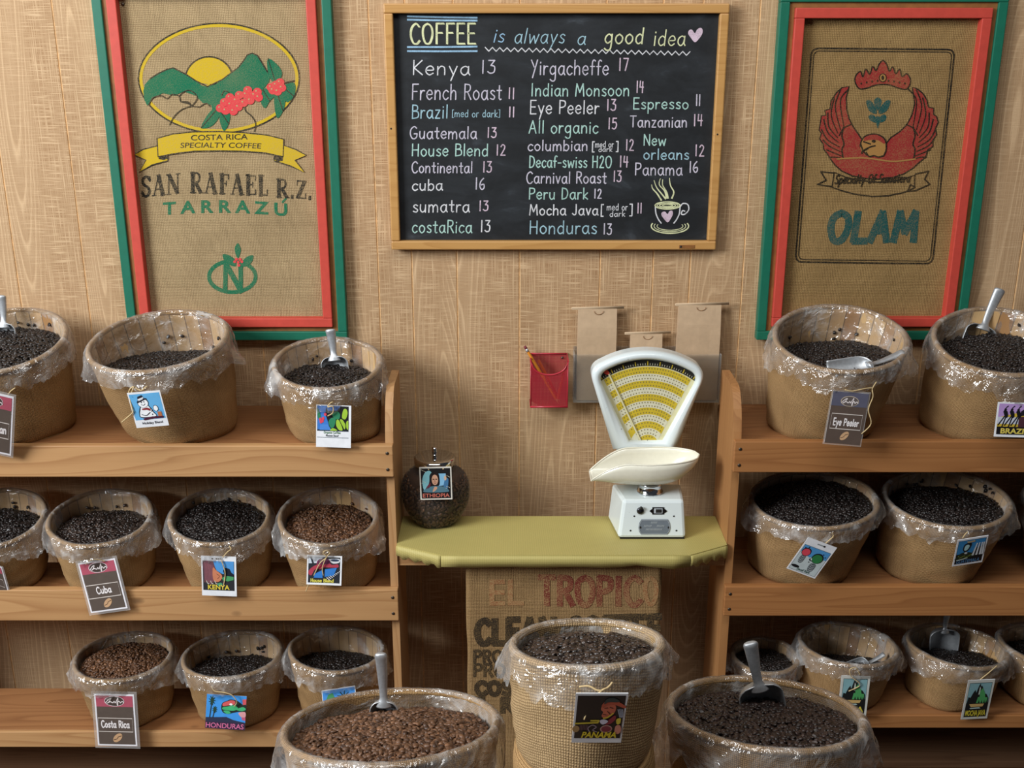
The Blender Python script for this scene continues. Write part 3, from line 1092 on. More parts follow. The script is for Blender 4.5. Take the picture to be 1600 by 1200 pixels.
# bold roman letters cut from thick and thin strokes
def roman(A, text, x0, yb, x1, h, m, layer, yb1=None):
    th, tn = 21, 7
    glyph = {
        'S': (64, [('c', '56,80 40,97 18,93 11,76 22,58 44,44 54,26 44,6 24,3 9,20', 15), ('l', '57,98 57,72', 6), ('l', '9,28 9,2', 6)]),
        'A': (86, [('l', '14,2 42,98', tn), ('l', '42,98 70,2', th), ('l', '24,32 58,32', tn), ('s', '2,26,2', 0), ('s', '54,86,2', 0)]),
        'N': (90, [('l', '16,2 16,98', tn), ('l', '18,96 70,6', th), ('l', '73,2 73,98', tn), ('s', '3,30,2', 0), ('s', '2,24,98', 0), ('s', '60,87,98', 0)]),
        'R': (86, [('l', '22,2 22,98', th), ('c', '24,96 54,96 64,74 54,54 26,50', 11), ('l', '40,50 70,4', 19), ('s', '6,40,2', 0), ('s', '6,30,98', 0), ('s', '60,86,2', 0)]),
        'F': (70, [('l', '22,2 22,98', th), ('l', '20,96 64,96', 8), ('l', '64,98 64,74', 6), ('l', '22,52 50,52', 8), ('l', '50,64 50,40', 6), ('s', '6,42,2', 0), ('s', '6,30,98', 0)]),
        'E': (74, [('l', '22,2 22,98', th), ('l', '20,96 66,96', 8), ('l', '66,98 66,74', 6), ('l', '22,52 50,52', 8), ('l', '50,64 50,40', 6), ('l', '20,4 68,4', 8), ('l', '68,2 68,28', 6), ('s', '6,30,98', 0)]),
        'L': (68, [('l', '22,2 22,98', th), ('l', '20,4 62,4', 8), ('l', '62,2 62,30', 6), ('s', '6,40,98', 0)]),
        'Z': (70, [('l', '10,96 62,96', 8), ('l', '56,94 14,6', th), ('l', '8,4 64,4', 8), ('l', '10,98 10,72', 6), ('l', '63,2 63,30', 6)]),
        '.': (30, [('l', '14,0 14,15', 15)]),
        ' ': (30, []),
    }
    W = sum(glyph[c][0] + 5 for c in text) - 5
    kx, ky, x = (x1 - x0) / W, h / 100, 0
    for c in text:
        w, parts = glyph[c]
        for kind, pts, t in parts:
            if kind == 's':
                a, b, y = (float(q) for q in pts.split(','))
                P, wd = [(a, y), (b, y)], 6
            else:
                P, wd = [tuple(float(q) for q in p.split(',')) for p in pts.split()], t
                if kind == 'c':
                    P = smoothline(P, k=6)
            A.stroke([(x0 + (x + px) * kx, yb + ((yb1 - yb) * (x + px) / W if yb1 else 0) - py * ky) for px, py in P], wd * (kx + ky) / 2, m, layer)
        x += w + 5


A = px_art(1200 / 560, 0, 0, YC, r1)
roman(A, 'SAN', 472, 660, 604, 68, K, 1, 648)
roman(A, 'RAFAEL', 634, 645, 898, 68, K, 1, 656)
roman(A, 'R.Z.', 922, 660, 1046, 62, K, 1, 668)
A.build('printed_roman_lettering', r1)
A = px_art(1200 / 560, 0, 0, YC, r1)
A.text('T A R R A Z U', 546, 719, 962, 42, GR, 1, 0.03, 0, 723, 10)
A.stroke([(946, 677), (958, 664)], 7, GR, 1)
A.build('printed_green_lettering', r1)
A = px_art(1200 / 560, 0, 0, YC, r1)
A.stroke([(778 + 78 * math.cos(t), 926 + 52 * math.sin(t)) for t in [2 * PI * i / 40 for i in range(40)]], 13, GR, 1, closed=True)
A.stroke([(754, 974), (756, 876)], 15, GR, 2)
A.stroke([(752, 876), (808, 976)], 17, GR, 2)
A.stroke([(806, 976), (806, 890)], 15, GR, 2)
for lf in ([(796, 814), (786, 832), (792, 858), (799, 862), (806, 840), (804, 826)], [(746, 852), (752, 872), (772, 888), (790, 890), (784, 868), (766, 854)],
           [(848, 856), (830, 858), (812, 874), (806, 892), (828, 890), (844, 876)]):
    A.poly(lf, GR, 3, True)
for bx, by in ((792, 868), (804, 868), (786, 876), (798, 878), (810, 876), (800, 888)):
    A.ellipse(bx, by, 5, 5, RD, 4, 10)
A.build('printed_monogram', r1)
for sx, sy in ((411, 14), (1032, 20)):
    X, Z = at(sx / 2.143, sy / 2.143, -0.009)
    m = MB()
    m.ball((X, -0.009, Z), 0.004, 0, 8, (1, .5, 1))
    m.build('tack', 'nail_head', r1, smooth=True)

r2 = framed('framed golden burlap sack with a red eagle under a crown', 0.600, 1.110, 1.400, 2.205, 'burlap_sack_golden')
K, RD, TE, TA = 'ink_black_gold', 'ink_red_gold', 'ink_teal_gold', 'ink_tan_gold'
sc2 = 978 / 440
A = px_art(sc2, 1160, 0, YC, r2)


def rounded(tl, tr, br, bl, r):
    P = []
    q = [np.array(p, float) for p in (tl, tr, br, bl)]
    for i in range(4):
        a, b, c = q[i - 1], q[i], q[(i + 1) % 4]
        u, v = (a - b) / np.hypot(*(a - b)), (c - b) / np.hypot(*(c - b))
        for k in range(7):
            t = k / 6
            P.append(tuple(b + u * r * (1 - t) ** 2 + v * r * t ** 2))
    return P


A.stroke(rounded((240, 168), (737, 172), (660, 916), (184, 910), 26), 6, K, 1, closed=True)
A.stroke(rounded((249, 177), (728, 181), (652, 907), (194, 901), 20), 3.5, K, 1, closed=True)
A.build('printed_border', r2)
A = px_art(sc2, 1160, 0, YC, r2)
crown = [(391, 284), (394, 262), (410, 248), (418, 268), (428, 240), (442, 258), (452, 230), (464, 246), (474, 224), (488, 210), (502, 226), (510, 248), (522, 232), (532, 256), (546, 240),
         (554, 266), (570, 256), (582, 272), (582, 292), (568, 310), (540, 305), (515, 296), (488, 293), (460, 296), (435, 305), (406, 308)]
A.poly(crown, RD, 1)
A.stroke(crown, 4.5, K, 2, True, True, 4)
for i in range(9):
    A.ellipse(412 + i * 19, 290 - 10 * math.sin(i / 8 * PI), 3, 4, K, 3, 8)
A.ellipse(487, 270, 12, 14, TA, 3)
A.stroke([(487 + 12 * math.cos(t), 270 + 14 * math.sin(t)) for t in [2 * PI * i / 16 for i in range(16)]], 3, K, 4, closed=True)
A.ellipse(487, 270, 5, 8, K, 4)
body = [(370, 300), (346, 304), (326, 322), (308, 350), (304, 378), (286, 384), (290, 400), (274, 402), (270, 428), (266, 452), (274, 462), (268, 482), (280, 500), (282, 518), (296, 536),
        (308, 556), (322, 574), (345, 594), (380, 610), (430, 620), (470, 622), (520, 617), (560, 604), (592, 584), (616, 562), (636, 546), (644, 520), (662, 508), (660, 488), (674, 468),
        (670, 446), (680, 424), (674, 404), (664, 398), (664, 376), (646, 372), (640, 346), (626, 324), (606, 308), (590, 303), (594, 330), (598, 362), (588, 400), (570, 434), (545, 458),
        (515, 478), (498, 500), (470, 540), (430, 538), (410, 512), (420, 492), (400, 462), (384, 440), (370, 412), (362, 380), (360, 340)]
A.poly(body, RD, 1)
A.stroke(body, 4.5, K, 2, False, True)
for sgn, cx in ((-1, 470), (1, 473)):
    def mx(x):
        return x if sgn < 0 else 2 * 472 - x
    for i, (p, q, r) in enumerate(([(368, 310), (340, 350), (352, 440)], [(340, 312), (322, 370), (340, 450)], [(318, 340), (308, 400), (330, 462)], [(296, 392), (300, 440), (330, 478)],
                                   [(282, 414), (296, 460), (332, 494)], [(274, 450), (296, 486), (336, 510)], [(280, 486), (302, 508), (340, 526)], [(292, 520), (315, 530), (345, 542)],
                                   [(306, 546), (326, 546), (350, 552)])):
        A.stroke([(mx(x), y) for x, y in (p, q, r)], (5, 3), K, 3, True)
    A.stroke([(mx(x), y) for x, y in ((352, 440), (345, 470), (352, 500), (345, 520), (350, 552))], 5, K, 3, True)
    A.stroke([(mx(x), y) for x, y in ((376, 432), (350, 446), (336, 470))], 4, K, 3, True)
A.poly([(408, 508), (412, 490), (424, 474), (444, 466), (466, 466), (486, 476), (497, 492), (498, 520), (490, 540), (472, 545), (456, 540), (440, 543), (432, 528), (440, 512), (420, 520), (414, 532)], TA, 4)
A.poly([(424, 474), (444, 466), (466, 466), (486, 476), (497, 492), (492, 500), (470, 486), (440, 486), (420, 490)], RD, 5)
A.stroke([(408, 508), (412, 490), (424, 474), (444, 466), (466, 466), (486, 476), (497, 492), (498, 520), (490, 540)], 4.5, K, 6, True)
A.stroke([(490, 540), (472, 545), (456, 540), (440, 543), (430, 530)], 4.5, K, 6, True)
A.stroke([(410, 500), (416, 520), (414, 532), (420, 522), (444, 510), (460, 506)], 5, K, 6, True)
A.stroke([(420, 492), (432, 496), (444, 500)], 5, K, 6, True)
A.ellipse(455, 490, 7, 5, K, 7)
A.stroke([(330, 552), (420, 548), (520, 560), (600, 552)], 5, TA, 4, True)
bn = [(318, 598), (360, 616), (420, 628), (470, 632), (520, 629), (565, 620), (598, 607), (596, 652), (560, 668), (500, 680), (450, 682), (390, 674), (345, 662), (310, 650)]
A.stroke(bn, 4.5, K, 4, False, True)
A.stroke([(316, 600), (272, 596), (290, 626), (260, 640), (310, 648)], 4.5, K, 4)
A.stroke([(600, 604), (646, 594), (632, 622), (650, 640), (600, 662), (574, 664), (582, 640), (598, 650)], 4.5, K, 4)
A.hand('Specialty Of Sumatera', 318, 638, 580, 30, 4.5, K, 5, 0.25, 632)
A.build('printed_eagle', r2)
A = px_art(sc2, 1160, 0, YC, r2)
for lf in ([(470, 338), (456, 352), (470, 384), (484, 352)], [(430, 352), (446, 350), (464, 378), (464, 396), (440, 384)], [(514, 352), (498, 350), (476, 378), (476, 396), (502, 384)],
           [(438, 404), (452, 398), (466, 412), (466, 426), (446, 420)], [(500, 404), (488, 398), (474, 412), (474, 426), (494, 420)], [(462, 408), (478, 408), (472, 442), (468, 442)]):
    A.poly(lf, TE, 1, True)
A.build('printed_sprig', r2)
A = px_art(sc2, 1160, 0, YC, r2)
A.hand('OLAM', 292, 838, 602, 98, 25, TE, 1, 0.16, 836)
A.build('printed_teal_lettering', r2)

# ================================================================== CHALKBOARD
bx0, bx1, bz0, bz1 = -0.288, 0.487, 1.624, 2.180
bd = thing('chalkboard', 'wood-framed chalkboard with coffee names and prices in pastel chalk', 'chalkboard', ((bx0 + bx1) / 2, -0.001, bz0))
frame_ring(bx0, bx1, bz0, bz1, 0.021, -0.028, -0.001).build('frame', 'oak_frame', bd, bevel=0.003)
m = MB()
m.box(bx0 + .0205, bx1 - .0205, -0.012, -0.002, bz0 + .0205, bz1 - .0205)
m.build('slate_panel', 'slate', bd)
YB = -0.0124
SB = 1600 / 600


def board_line(name):
    return px_art(SB, 560, 0, YB, bd, 0.0002)


W_, B_, M_, Y_, P_, L_, S_ = 'chalk_white', 'chalk_blue', 'chalk_mint', 'chalk_yellow', 'chalk_pink', 'chalk_lilac', 'chalk_sky'
A = board_line('t')
for y0, y1 in ((68, 74), (82, 86), (196, 194), (213, 213)):
    A.stroke([(205, y0), (350, (y0 + y1) / 2 + 1), (494, y1)], 7.5, S_, 1)
A.hand('COFFEE', 212, 182, 490, 84, 7, Y_, 1, 0)
A.hand('COFFEE', 216, 184, 493, 84, 4, Y_, 1, 0)
A.build('chalk_title', bd)
A = board_line('t')
A.hand('is', 558, 176, 606, 58, 4.5, S_, 1, 0.25)
A.hand('always', 646, 180, 858, 62, 4.5, B_, 1, 0.2)
A.hand('a', 908, 186, 946, 58, 4.5, B_, 1, 0.2)
A.hand('good', 1022, 182, 1188, 66, 6.0, Y_, 1, 0.12)
A.hand('idea', 1226, 190, 1362, 66, 5.0, Y_, 1, 0.12)
zz = [(528 + i * (1382 - 528) / 56, 204 + i * 0.32 + (9 if i % 2 else -7)) for i in range(57)]
A.stroke(zz, 4, W_, 1)
A.poly([(1402, 176), (1384, 156), (1374, 140), (1378, 126), (1390, 124), (1402, 138), (1412, 122), (1426, 116), (1434, 124), (1432, 142), (1420, 160)], P_, 1, True)
A.build('chalk_motto', bd)
menu = [('Kenya', 222, 312, 466, 60, W_, 'mx'), ('13', 508, 305, 572, 54, L_), ('French Roast', 220, 415, 598, 64, L_), ('11', 622, 412, 652, 46, P_),
        ('Brazil', 220, 493, 374, 56, B_), ('[med or dark]', 388, 488, 592, 30, B_), ('11', 624, 488, 652, 42, P_),
        ('Guatemala', 212, 578, 494, 50, L_), ('13', 534, 573, 576, 42, P_), ('House Blend', 220, 650, 542, 50, M_), ('12', 572, 646, 614, 44, P_),
        ('Continental', 220, 720, 476, 46, L_), ('13', 516, 717, 556, 44, P_), ('cuba', 222, 793, 352, 46, W_), ('16', 484, 789, 528, 48, L_),
        ('sumatra', 224, 884, 464, 52, W_), ('13', 500, 878, 542, 42, P_), ('costaRica', 222, 970, 474, 52, M_), ('13', 506, 966, 550, 48, W_),
        ('Yirgacheffe', 716, 312, 1044, 62, L_), ('17', 1082, 294, 1126, 52, P_), ('Indian Monsoon', 716, 400, 1130, 52, M_), ('14', 1156, 386, 1190, 48, P_),
        ('Eye Peeler', 712, 474, 1004, 56, W_), ('13', 1032, 460, 1074, 46, P_), ('All organic', 708, 555, 1000, 52, M_), ('15', 1038, 538, 1078, 46, P_),
        ('columbian', 704, 628, 956, 44, L_), ('[', 970, 630, 984, 40, W_), ('med or', 986, 614, 1064, 26, W_), ('dark', 1000, 632, 1058, 20, W_), (']', 1072, 630, 1086, 40, W_), ('12', 1112, 626, 1148, 44, P_),
        ('Decaf-swiss H2O', 710, 698, 1056, 48, M_), ('14', 1086, 696, 1126, 46, P_), ('Carnival Roast', 698, 764, 1034, 48, L_), ('13', 1060, 756, 1096, 44, P_),
        ('Peru Dark', 708, 830, 958, 46, M_), ('12', 980, 826, 1014, 38, L_), ('Mocha Java', 710, 896, 1000, 44, W_), ('[', 1006, 898, 1022, 46, W_), ('med or', 1034, 876, 1122, 28, W_), ('dark', 1046, 902, 1112, 22, W_), (']', 1128, 896, 1146, 46, W_), ('11', 1160, 888, 1182, 42, P_),
        ('Honduras', 710, 974, 994, 54, B_), ('13', 1018, 976, 1056, 44, L_), ('Espresso', 1142, 454, 1376, 46, M_), ('11', 1404, 440, 1426, 46, L_),
        ('Tanzanian', 1130, 530, 1370, 46, L_), ('14', 1394, 524, 1436, 48, P_), ('New', 1186, 606, 1282, 46, M_), ('orleans', 1186, 664, 1378, 44, B_), ('12', 1400, 650, 1442, 46, P_),
        ('Panama', 1150, 730, 1350, 50, L_), ('16', 1376, 718, 1416, 46, L_)]
cur, words, pn = None, '', ''
for e in menu + [None]:
    t = e[0] if e else ''
    price = t.isdigit()
    newpart = e is None or price or (t[0].isalpha() and t not in ('med or', 'dark')) or pn == 'chalk_price'
    if newpart and cur:
        cur.build(pn, bd)['label'] = 'chalk ' + ('price ' if pn == 'chalk_price' else 'words ') + words
    if e is None:
        break
    if newpart:
        cur, words, pn = board_line('l'), '', 'chalk_price' if price else 'chalk_words'
    x0, yb, x1, h, c = e[1:6]
    words = (words + ' ' + t).strip()
    cur.hand(t, x0, yb, x1, h, 2.9 if h < 34 else 5.0, c, 1, 0.03, None, 0.8)
A = board_line('c')
for st in ([(1262, 834), (1244, 806), (1226, 786), (1222, 770)], [(1280, 828), (1262, 806), (1242, 780), (1232, 752)], [(1290, 826), (1284, 800), (1268, 772), (1268, 748)], [(1306, 826), (1314, 800), (1300, 772), (1296, 742)],
           [(1284, 826), (1276, 796), (1254, 770), (1258, 744)]):
    A.stroke(st, (7, 3), Y_, 1, True)
for rx, ry, w in ((52, 15, 5), (44, 10, 3), (34, 7, 3), (22, 4, 3)):
    A.stroke([(1288 + rx * math.cos(t), 856 + ry * math.sin(t)) for t in [2 * PI * i / 28 for i in range(28)]], w, Y_, 1, closed=True)
A.stroke([(1237, 862), (1240, 890), (1250, 914), (1262, 930)], 5, W_, 1, True)
A.stroke([(1340, 862), (1337, 890), (1326, 914), (1314, 930)], 5, W_, 1, True)
A.stroke([(1340, 862), (1352, 848), (1372, 852), (1376, 874), (1360, 892), (1346, 892), (1350, 878), (1360, 880)], 5, W_, 1, True)
A.poly([(1288, 926), (1270, 908), (1262, 894), (1266, 884), (1278, 882), (1288, 892), (1296, 880), (1308, 878), (1310, 892), (1302, 910)], P_, 1, True)
for rx, ry, w in ((78, 30, 5), (66, 23, 3), (54, 17, 3)):
    A.stroke([(1298 + rx * math.cos(t), 942 + ry * math.sin(t)) for t in [PI * (-0.12 + 1.24 * i / 26) for i in range(27)]], w, Y_, 1)
A.build('chalk_cup_drawing', bd)
X, Z = at(1073, 385.5, -0.0283)
m = MB()
m.box(X - .018, X + .019, -0.0290, -0.0279, Z - .004, Z + .004, 0)
m.ball((X - .014, -0.029, Z), 0.0028, 1, 8, (1, .3, 1))
m.build('maker_plate', ['frame_wood', 'rubber_black'], bd)
for px_, py_ in ((611, 201), (1121, 210)):
    X, Z = at(px_, py_, -0.0282)
    m = MB()
    m.ball((X, -0.0283, Z), 0.0022, 0, 8, (1, .3, 1))
    m.build('screw', 'nail_hole', bd, smooth=True)

# ================================================================== COUNTER
TZ = 0.98
tp = thing('counter_top', 'narrow counter wrapped in mustard-green vinyl between the shelf units', 'counter', (0.12, -0.22, TZ - 0.03))
poly = [(-0.269, -0.14), (-0.269, -0.289), (-0.276, -0.296), (-0.163, -0.350), (0.409, -0.350), (0.510, -0.296), (0.502, -0.289), (0.471, -0.14)]
poly = [(-0.2695, -0.14), (-0.2695, -0.298), (-0.163, -0.350), (0.409, -0.350), (0.5025, -0.298), (0.5025, -0.14)]
m = MB()
m.slab(poly, TZ - 0.022, TZ)
m.build('vinyl_cover', 'green_vinyl', tp, bevel=0.003)
m = MB()
for (a, b) in ((poly[1], poly[2]), (poly[2], poly[3]), (poly[3], poly[4])):
    k = 14
    vs, fs = [], []
    d = Vector((b[1] - a[1], -(b[0] - a[0]))).normalized()
    for i in range(k + 1):
        t = i / k
        x, y = a[0] + (b[0] - a[0]) * t, a[1] + (b[1] - a[1]) * t
        drop = 0.030 + 0.005 * math.sin(i * 1.7 + a[0] * 9) * (1 if a[0] != -0.163 or i > k - 4 else 0.15)
        bul = 0.0035
        vs += [(x + d.x * 0.001, y + d.y * 0.001, TZ - 0.002), (x + d.x * bul, y + d.y * bul, TZ - 0.012), (x + d.x * 0.002, y + d.y * 0.002, TZ - drop)]
    for i in range(k):
        for j in range(2):
            fs.append((i * 3 + j, i * 3 + j + 1, i * 3 + 3 + j + 1, i * 3 + 3 + j))
    m.add(vs, fs)
m.build('folded_edge', 'green_vinyl', tp, smooth=True, solid=0.0016)
m = MB()
m.box(-0.2692, -0.20, -0.285, -0.145, TZ - 0.060, TZ - 0.0225)
m.box(0.44, 0.5022, -0.285, -0.145, TZ - 0.060, TZ - 0.0225)
m.build('support_cleat', 'pine_along', tp)

# ================================================================== SACK UNDER THE COUNTER
YS = -0.318
sk = thing('hanging_sack', 'brown burlap coffee sack with faded red and black stencil hanging under the counter', 'sack', (0.12, YS, 0.38))
m = MB()
nx, nz = 40, 60
vs, fs = [], []
xa, xb = -0.108, 0.350
for j in range(nz + 1):
    z = 0.36 + (TZ - 0.024 - 0.36) * j / nz
    for i in range(nx + 1):
        x = xa + (xb - xa) * i / nx
        edge = 0.003 * noise.noise((x * 3, z * 9, 1.0)) if i in (0, nx) else 0
        vs.append((x + edge, YS - 0.0 + 0.003 * noise.noise((x * 7, z * 5, 4.0)), z))
for j in range(nz):
    for i in range(nx):
        a = j * (nx + 1) + i
        fs.append((a, a + 1, a + nx + 2, a + nx + 1))
m.add(vs, fs)
m.build('sack_cloth', 'burlap_sack_brown', sk, smooth=True, solid=0.003)


def sack_art():
    def mp(x, y):
        X, Z = at(600 + x / 2.857, 840 + y / 2.857, YS - 0.0022)
        return (X, YS - 0.0022 + 0.003 * noise.noise((X * 7, Z * 5, 4.0)), Z)
    return Art(mp, (0, -1, 0), 0.0002)


A = sack_art()
RB, KB, GB = 'ink_red_brown', 'ink_black_brown', 'ink_ghost_brown'
A.text('EL', 470, 300, 626, 118, GB, 1, 0.02, 0)
A.hand('TROPIC', 690, 300, 1150, 122, 27, RB, 1)
A.hand('O', 1160, 296, 1222, 118, 20, GB, 1)
A.build('red_stencil', sk)
A = sack_art()
A.hand('CLEAN COFFEE', 408, 474, 1238, 104, 30, KB, 1, 0, 456)
A.hand('PRO', 398, 560, 528, 54, 13, KB, 1)
A.hand('PRO', 398, 620, 540, 54, 13, KB, 1)
A.hand('COS', 408, 700, 572, 54, 22, KB, 1)
A.hand('E', 404, 776, 450, 56, 20, KB, 1)
A.hand('R', 520, 778, 580, 56, 24, KB, 1)
A.build('black_stencil', sk)

# ================================================================== SCALE
sx, sy = 0.331, -0.215
sc = thing('kitchen_scale', 'old white enamel shop scale with fan-shaped yellow chart and cream pan on the counter', 'scale', (sx, sy, TZ + 0.0005))
ZB = TZ + 0.004
m = MB()
b = [(-.081, -.056), (.079, -.056), (.086, .056), (-.096, .056)]
t = [(-.070, -.044), (.072, -.044), (.078, .056), (-.088, .056)]
m.add([(sx + x, sy + y, ZB) for x, y in b] + [(sx + x, sy + y, ZB + 0.092) for x, y in t],
      [(0, 1, 2, 3), (4, 5, 6, 7), (0, 1, 5, 4), (1, 2, 6, 5), (2, 3, 7, 6), (3, 0, 4, 7)])
body = m.build('base', 'enamel_white', sc, bevel=0.007)
m = MB()
m.box(sx - .076, sx + .076, sy - .053, sy + .054, TZ + 0.0005, ZB + 0.004)
m.build('rubber_foot', 'rubber_black', sc)


def on_front(u, v):
    """point on the sloping front of the base: u across, v up (0..1)"""
    return (sx + u, sy - .056 + .012 * v - 0.0005, ZB + 0.092 * v)


fn = Vector((0, -0.092, -0.012)).normalized()
fn = Vector((0, -0.99, 0.13))


def front_art():
    return Art(lambda x, y: on_front(x / 1000.0, y / 100.0), fn, 0.0007)


def rrect(x0, y0, x1, y1, r):
    return rounded((x0, y0), (x1, y0), (x1, y1), (x0, y1), r)


A = front_art()
cx = 4
A.poly([(cx + 36 * math.cos(t) * min(1, abs(1 / max(abs(math.cos(t)), .0001)) if False else 1), 28) for t in (0,)] * 0 + [(cx + x, y) for x, y in
        ((-31, 10), (31, 10), (36, 18), (37.5, 28), (36, 40), (31, 50), (-31, 50), (-36, 40), (-37.5, 28), (-36, 18))], 'plate_grey', 1)
A.stroke([(cx + x, y) for x, y in ((-30, 12), (30, 12), (34.5, 19), (36, 28), (34.5, 39), (30, 48), (-30, 48), (-34.5, 39), (-36, 28), (-34.5, 19))], 1.0, 'plate_silver', 2, closed=True)
for i, (a, bb, y) in enumerate(((-8, 8, 42), (-24, -6, 33), (6, 26, 33), (-20, 20, 24))):
    for k in range(int((bb - a) / 3)):
        A.stroke([(cx + a + k * 3, y - 2.2), (cx + a + k * 3 + 1.4, y + 2.2)], 1.0, 'plate_silver', 2)
A.ellipse(cx - 33, 29, 2, 3, 'rubber_black', 2, 10)
A.ellipse(cx + 33, 29, 2, 3, 'rubber_black', 2, 10)
A.build('name_plate', sc)
A = front_art()
A.rect(-13 + 11, 63, 15 + 11, 82, 'dark_steel', 1)
A.rect(-9 + 11, 66, 11 + 11, 79, 'plate_silver', 2)
A.rect(-5 + 11, 68, 9 + 11, 77, 'rubber_black', 3)
A.poly([(-20 + 11, 72), (-13 + 11, 66), (-13 + 11, 78)], 'dark_steel', 1)
A.poly([(22 + 11, 72), (15 + 11, 66), (15 + 11, 78)], 'dark_steel', 1)
A.build('level_window', sc)
p = on_front(-0.030, 0.73)
m = MB()
m.lathe([(0.0, 0), (0.0085, 0), (0.0085, 0.003), (0.006, 0.005), (0, 0.005)], (0, 0, 0), 18)
m.v = [(p[0] + x, p[1] - z, p[2] + y) for x, y, z in m.v]
m.ball((p[0] + .001, p[1] - .006, p[2] + .009), 0.004, 1, 8)
m.build('key_lock', ['dark_steel', 'rubber_black'], sc, smooth=True)
for u, v in ((-.044, .58), (.049, .58), (-.052, .20), (.056, .20)):
    p = on_front(u, v)
    m = MB()
    m.ball(p, 0.0022, 0, 8, (1, .5, 1))
    m.build('rivet', 'dark_steel', sc, smooth=True)
# collar, bracket and pan
ZT = ZB + 0.092
pcx = sx - 0.002
m = MB()
m.lathe([(0.031, 0.0), (0.031, 0.004), (0.0285, 0.005), (0.0285, 0.022), (0.030, 0.024), (0.024, 0.026)], (pcx, sy + .006, ZT), 36)
m.build('collar', 'chrome', sc, smooth=True)
m = MB()
for a in (-0.55, 0.55, PI - 0.55, PI + 0.55):
    c0 = Vector((pcx, sy + .006, ZT + .027))
    d = Vector((math.cos(a), math.sin(a), 0))
    m.tube([c0 + d * .004, c0 + d * .025 + Vector((0, 0, .0015)), c0 + d * .048 + Vector((0, 0, .012)), c0 + d * .058 + Vector((0, 0, .020))], [.003, .003, .003, .004], 8)
m.build('pan_bracket', 'chrome', sc, smooth=True)
m = MB()
NX, NP = 36, 20
Lx0, Lx1 = -0.140, 0.114
zr0, zb0 = ZT + 0.094, ZT + 0.0285
vs, fs = [], []
for i in range(NX + 1):
    u = i / NX
    x = Lx0 + (Lx1 - Lx0) * u
    if u > 0.5:
        q = (u - 0.5) / 0.5
        w = 0.057 * math.sqrt(max(0.0, 1 - q ** 2.3)) + 0.0006
        zb = zb0 + (zr0 - zb0) * (q ** 3.2) * 0.98
        zr = zr0 + 0.004 * q
    else:
        q = (0.5 - u) / 0.5
        w = 0.057 - 0.027 * q ** 1.5
        zb = zb0 + 0.012 * q ** 2.2
        zr = zr0 - (zr0 - zb0 - 0.012) * (0.90 * max(0, (q - 0.30) / 0.70) ** 1.7)
    for j in range(NP + 1):
        ph = -PI / 2 + PI * j / NP
        s_ = math.sin(ph)
        vs.append((pcx - 0.003 + x, sy - .003 + w * math.copysign(abs(s_) ** 0.85, s_), zr - (zr - zb) * math.cos(ph) ** 0.8))
for i in range(NX):
    for j in range(NP):
        a = i * (NP + 1) + j
        fs.append((a, a + 1, a + NP + 2, a + NP + 1))
m.add(vs, fs)
pan = m.build('pan', 'enamel_cream', sc, smooth=True, solid=0.0022)
m = MB()
rimp = [vs[i * (NP + 1)] for i in range(NX + 1)] + [vs[i * (NP + 1) + NP] for i in range(NX, -1, -1)]
m.tube(rimp, 0.0019, 8, closed=False)
m.tube([vs[j] for j in range(NP + 1)], 0.0019, 8)
m.build('rolled_rim', 'enamel_cream', pan, smooth=True)
# fan-shaped head
YH = sy + 0.062                    # front face of the head
hcx = sx + 0.000


def hx(px, py, dy=0.0):
    X, Z = at(px, py, YH + dy)
    return (X, Z)


def fan(bl, l, ccx, ccy, R, xa, xb, r, br, n=22):
    """outline in photo pixels: slanting sides, round corners, top arc about (ccx, ccy)"""
    top = [(x, ccy - math.sqrt(R * R - (x - ccx) ** 2)) for x in np.linspace(xa, xb, n)]
    def corner(a, b, c):                      # quadratic bend from a to c round b
        return [((1 - t) ** 2 * a[0] + 2 * t * (1 - t) * b[0] + t * t * c[0], (1 - t) ** 2 * a[1] + 2 * t * (1 - t) * b[1] + t * t * c[1]) for t in np.linspace(0, 1, 9)]
    tow = lambda p, q, d: (p[0] + (q[0] - p[0]) * d, p[1] + (q[1] - p[1]) * d)
    return [bl] + corner(tow(l, bl, .16), l, top[1]) + top[2:-2] + corner(top[-2], r, tow(r, br, .16)) + [br]


outer = [hx(x, y) for x, y in fan((958, 702), (919.5, 575), 1012, 701, 152, 934, 1090, (1105, 577), (1056, 702))]
inner_px = fan((983, 690), (934, 586), 1012, 693, 131, 943, 1083, (1093, 587), (1036, 690))
inner = [hx(x, y) for x, y in inner_px]
m = MB()
m.prism(outer, YH + 0.012, YH + 0.040)
m.build('head_housing', 'enamel_white', sc, bevel=0.003)
# raised rim: a ring between the outer and the inner outline, rounded section
m = MB()
n = len(outer)
ring = []
for i in range(n):
    o_, i_ = Vector(outer[i]), Vector(inner[i])
    for k, (f, y) in enumerate(((0.0, YH + 0.013), (0.0, YH + 0.002), (0.18, YH - 0.006), (0.5, YH - 0.009), (0.85, YH - 0.004), (1.0, YH + 0.004), (1.0, YH + 0.013))):
        p = o_.lerp(i_, f)
        ring.append((p.x, y, p.y))
q = 7
m.add(ring, [(i * q + k, i * q + k + 1, ((i + 1) % n) * q + k + 1, ((i + 1) % n) * q + k) for i in range(n) for k in range(q - 1)])
m.build('head_rim', 'enamel_white', sc, smooth=True)
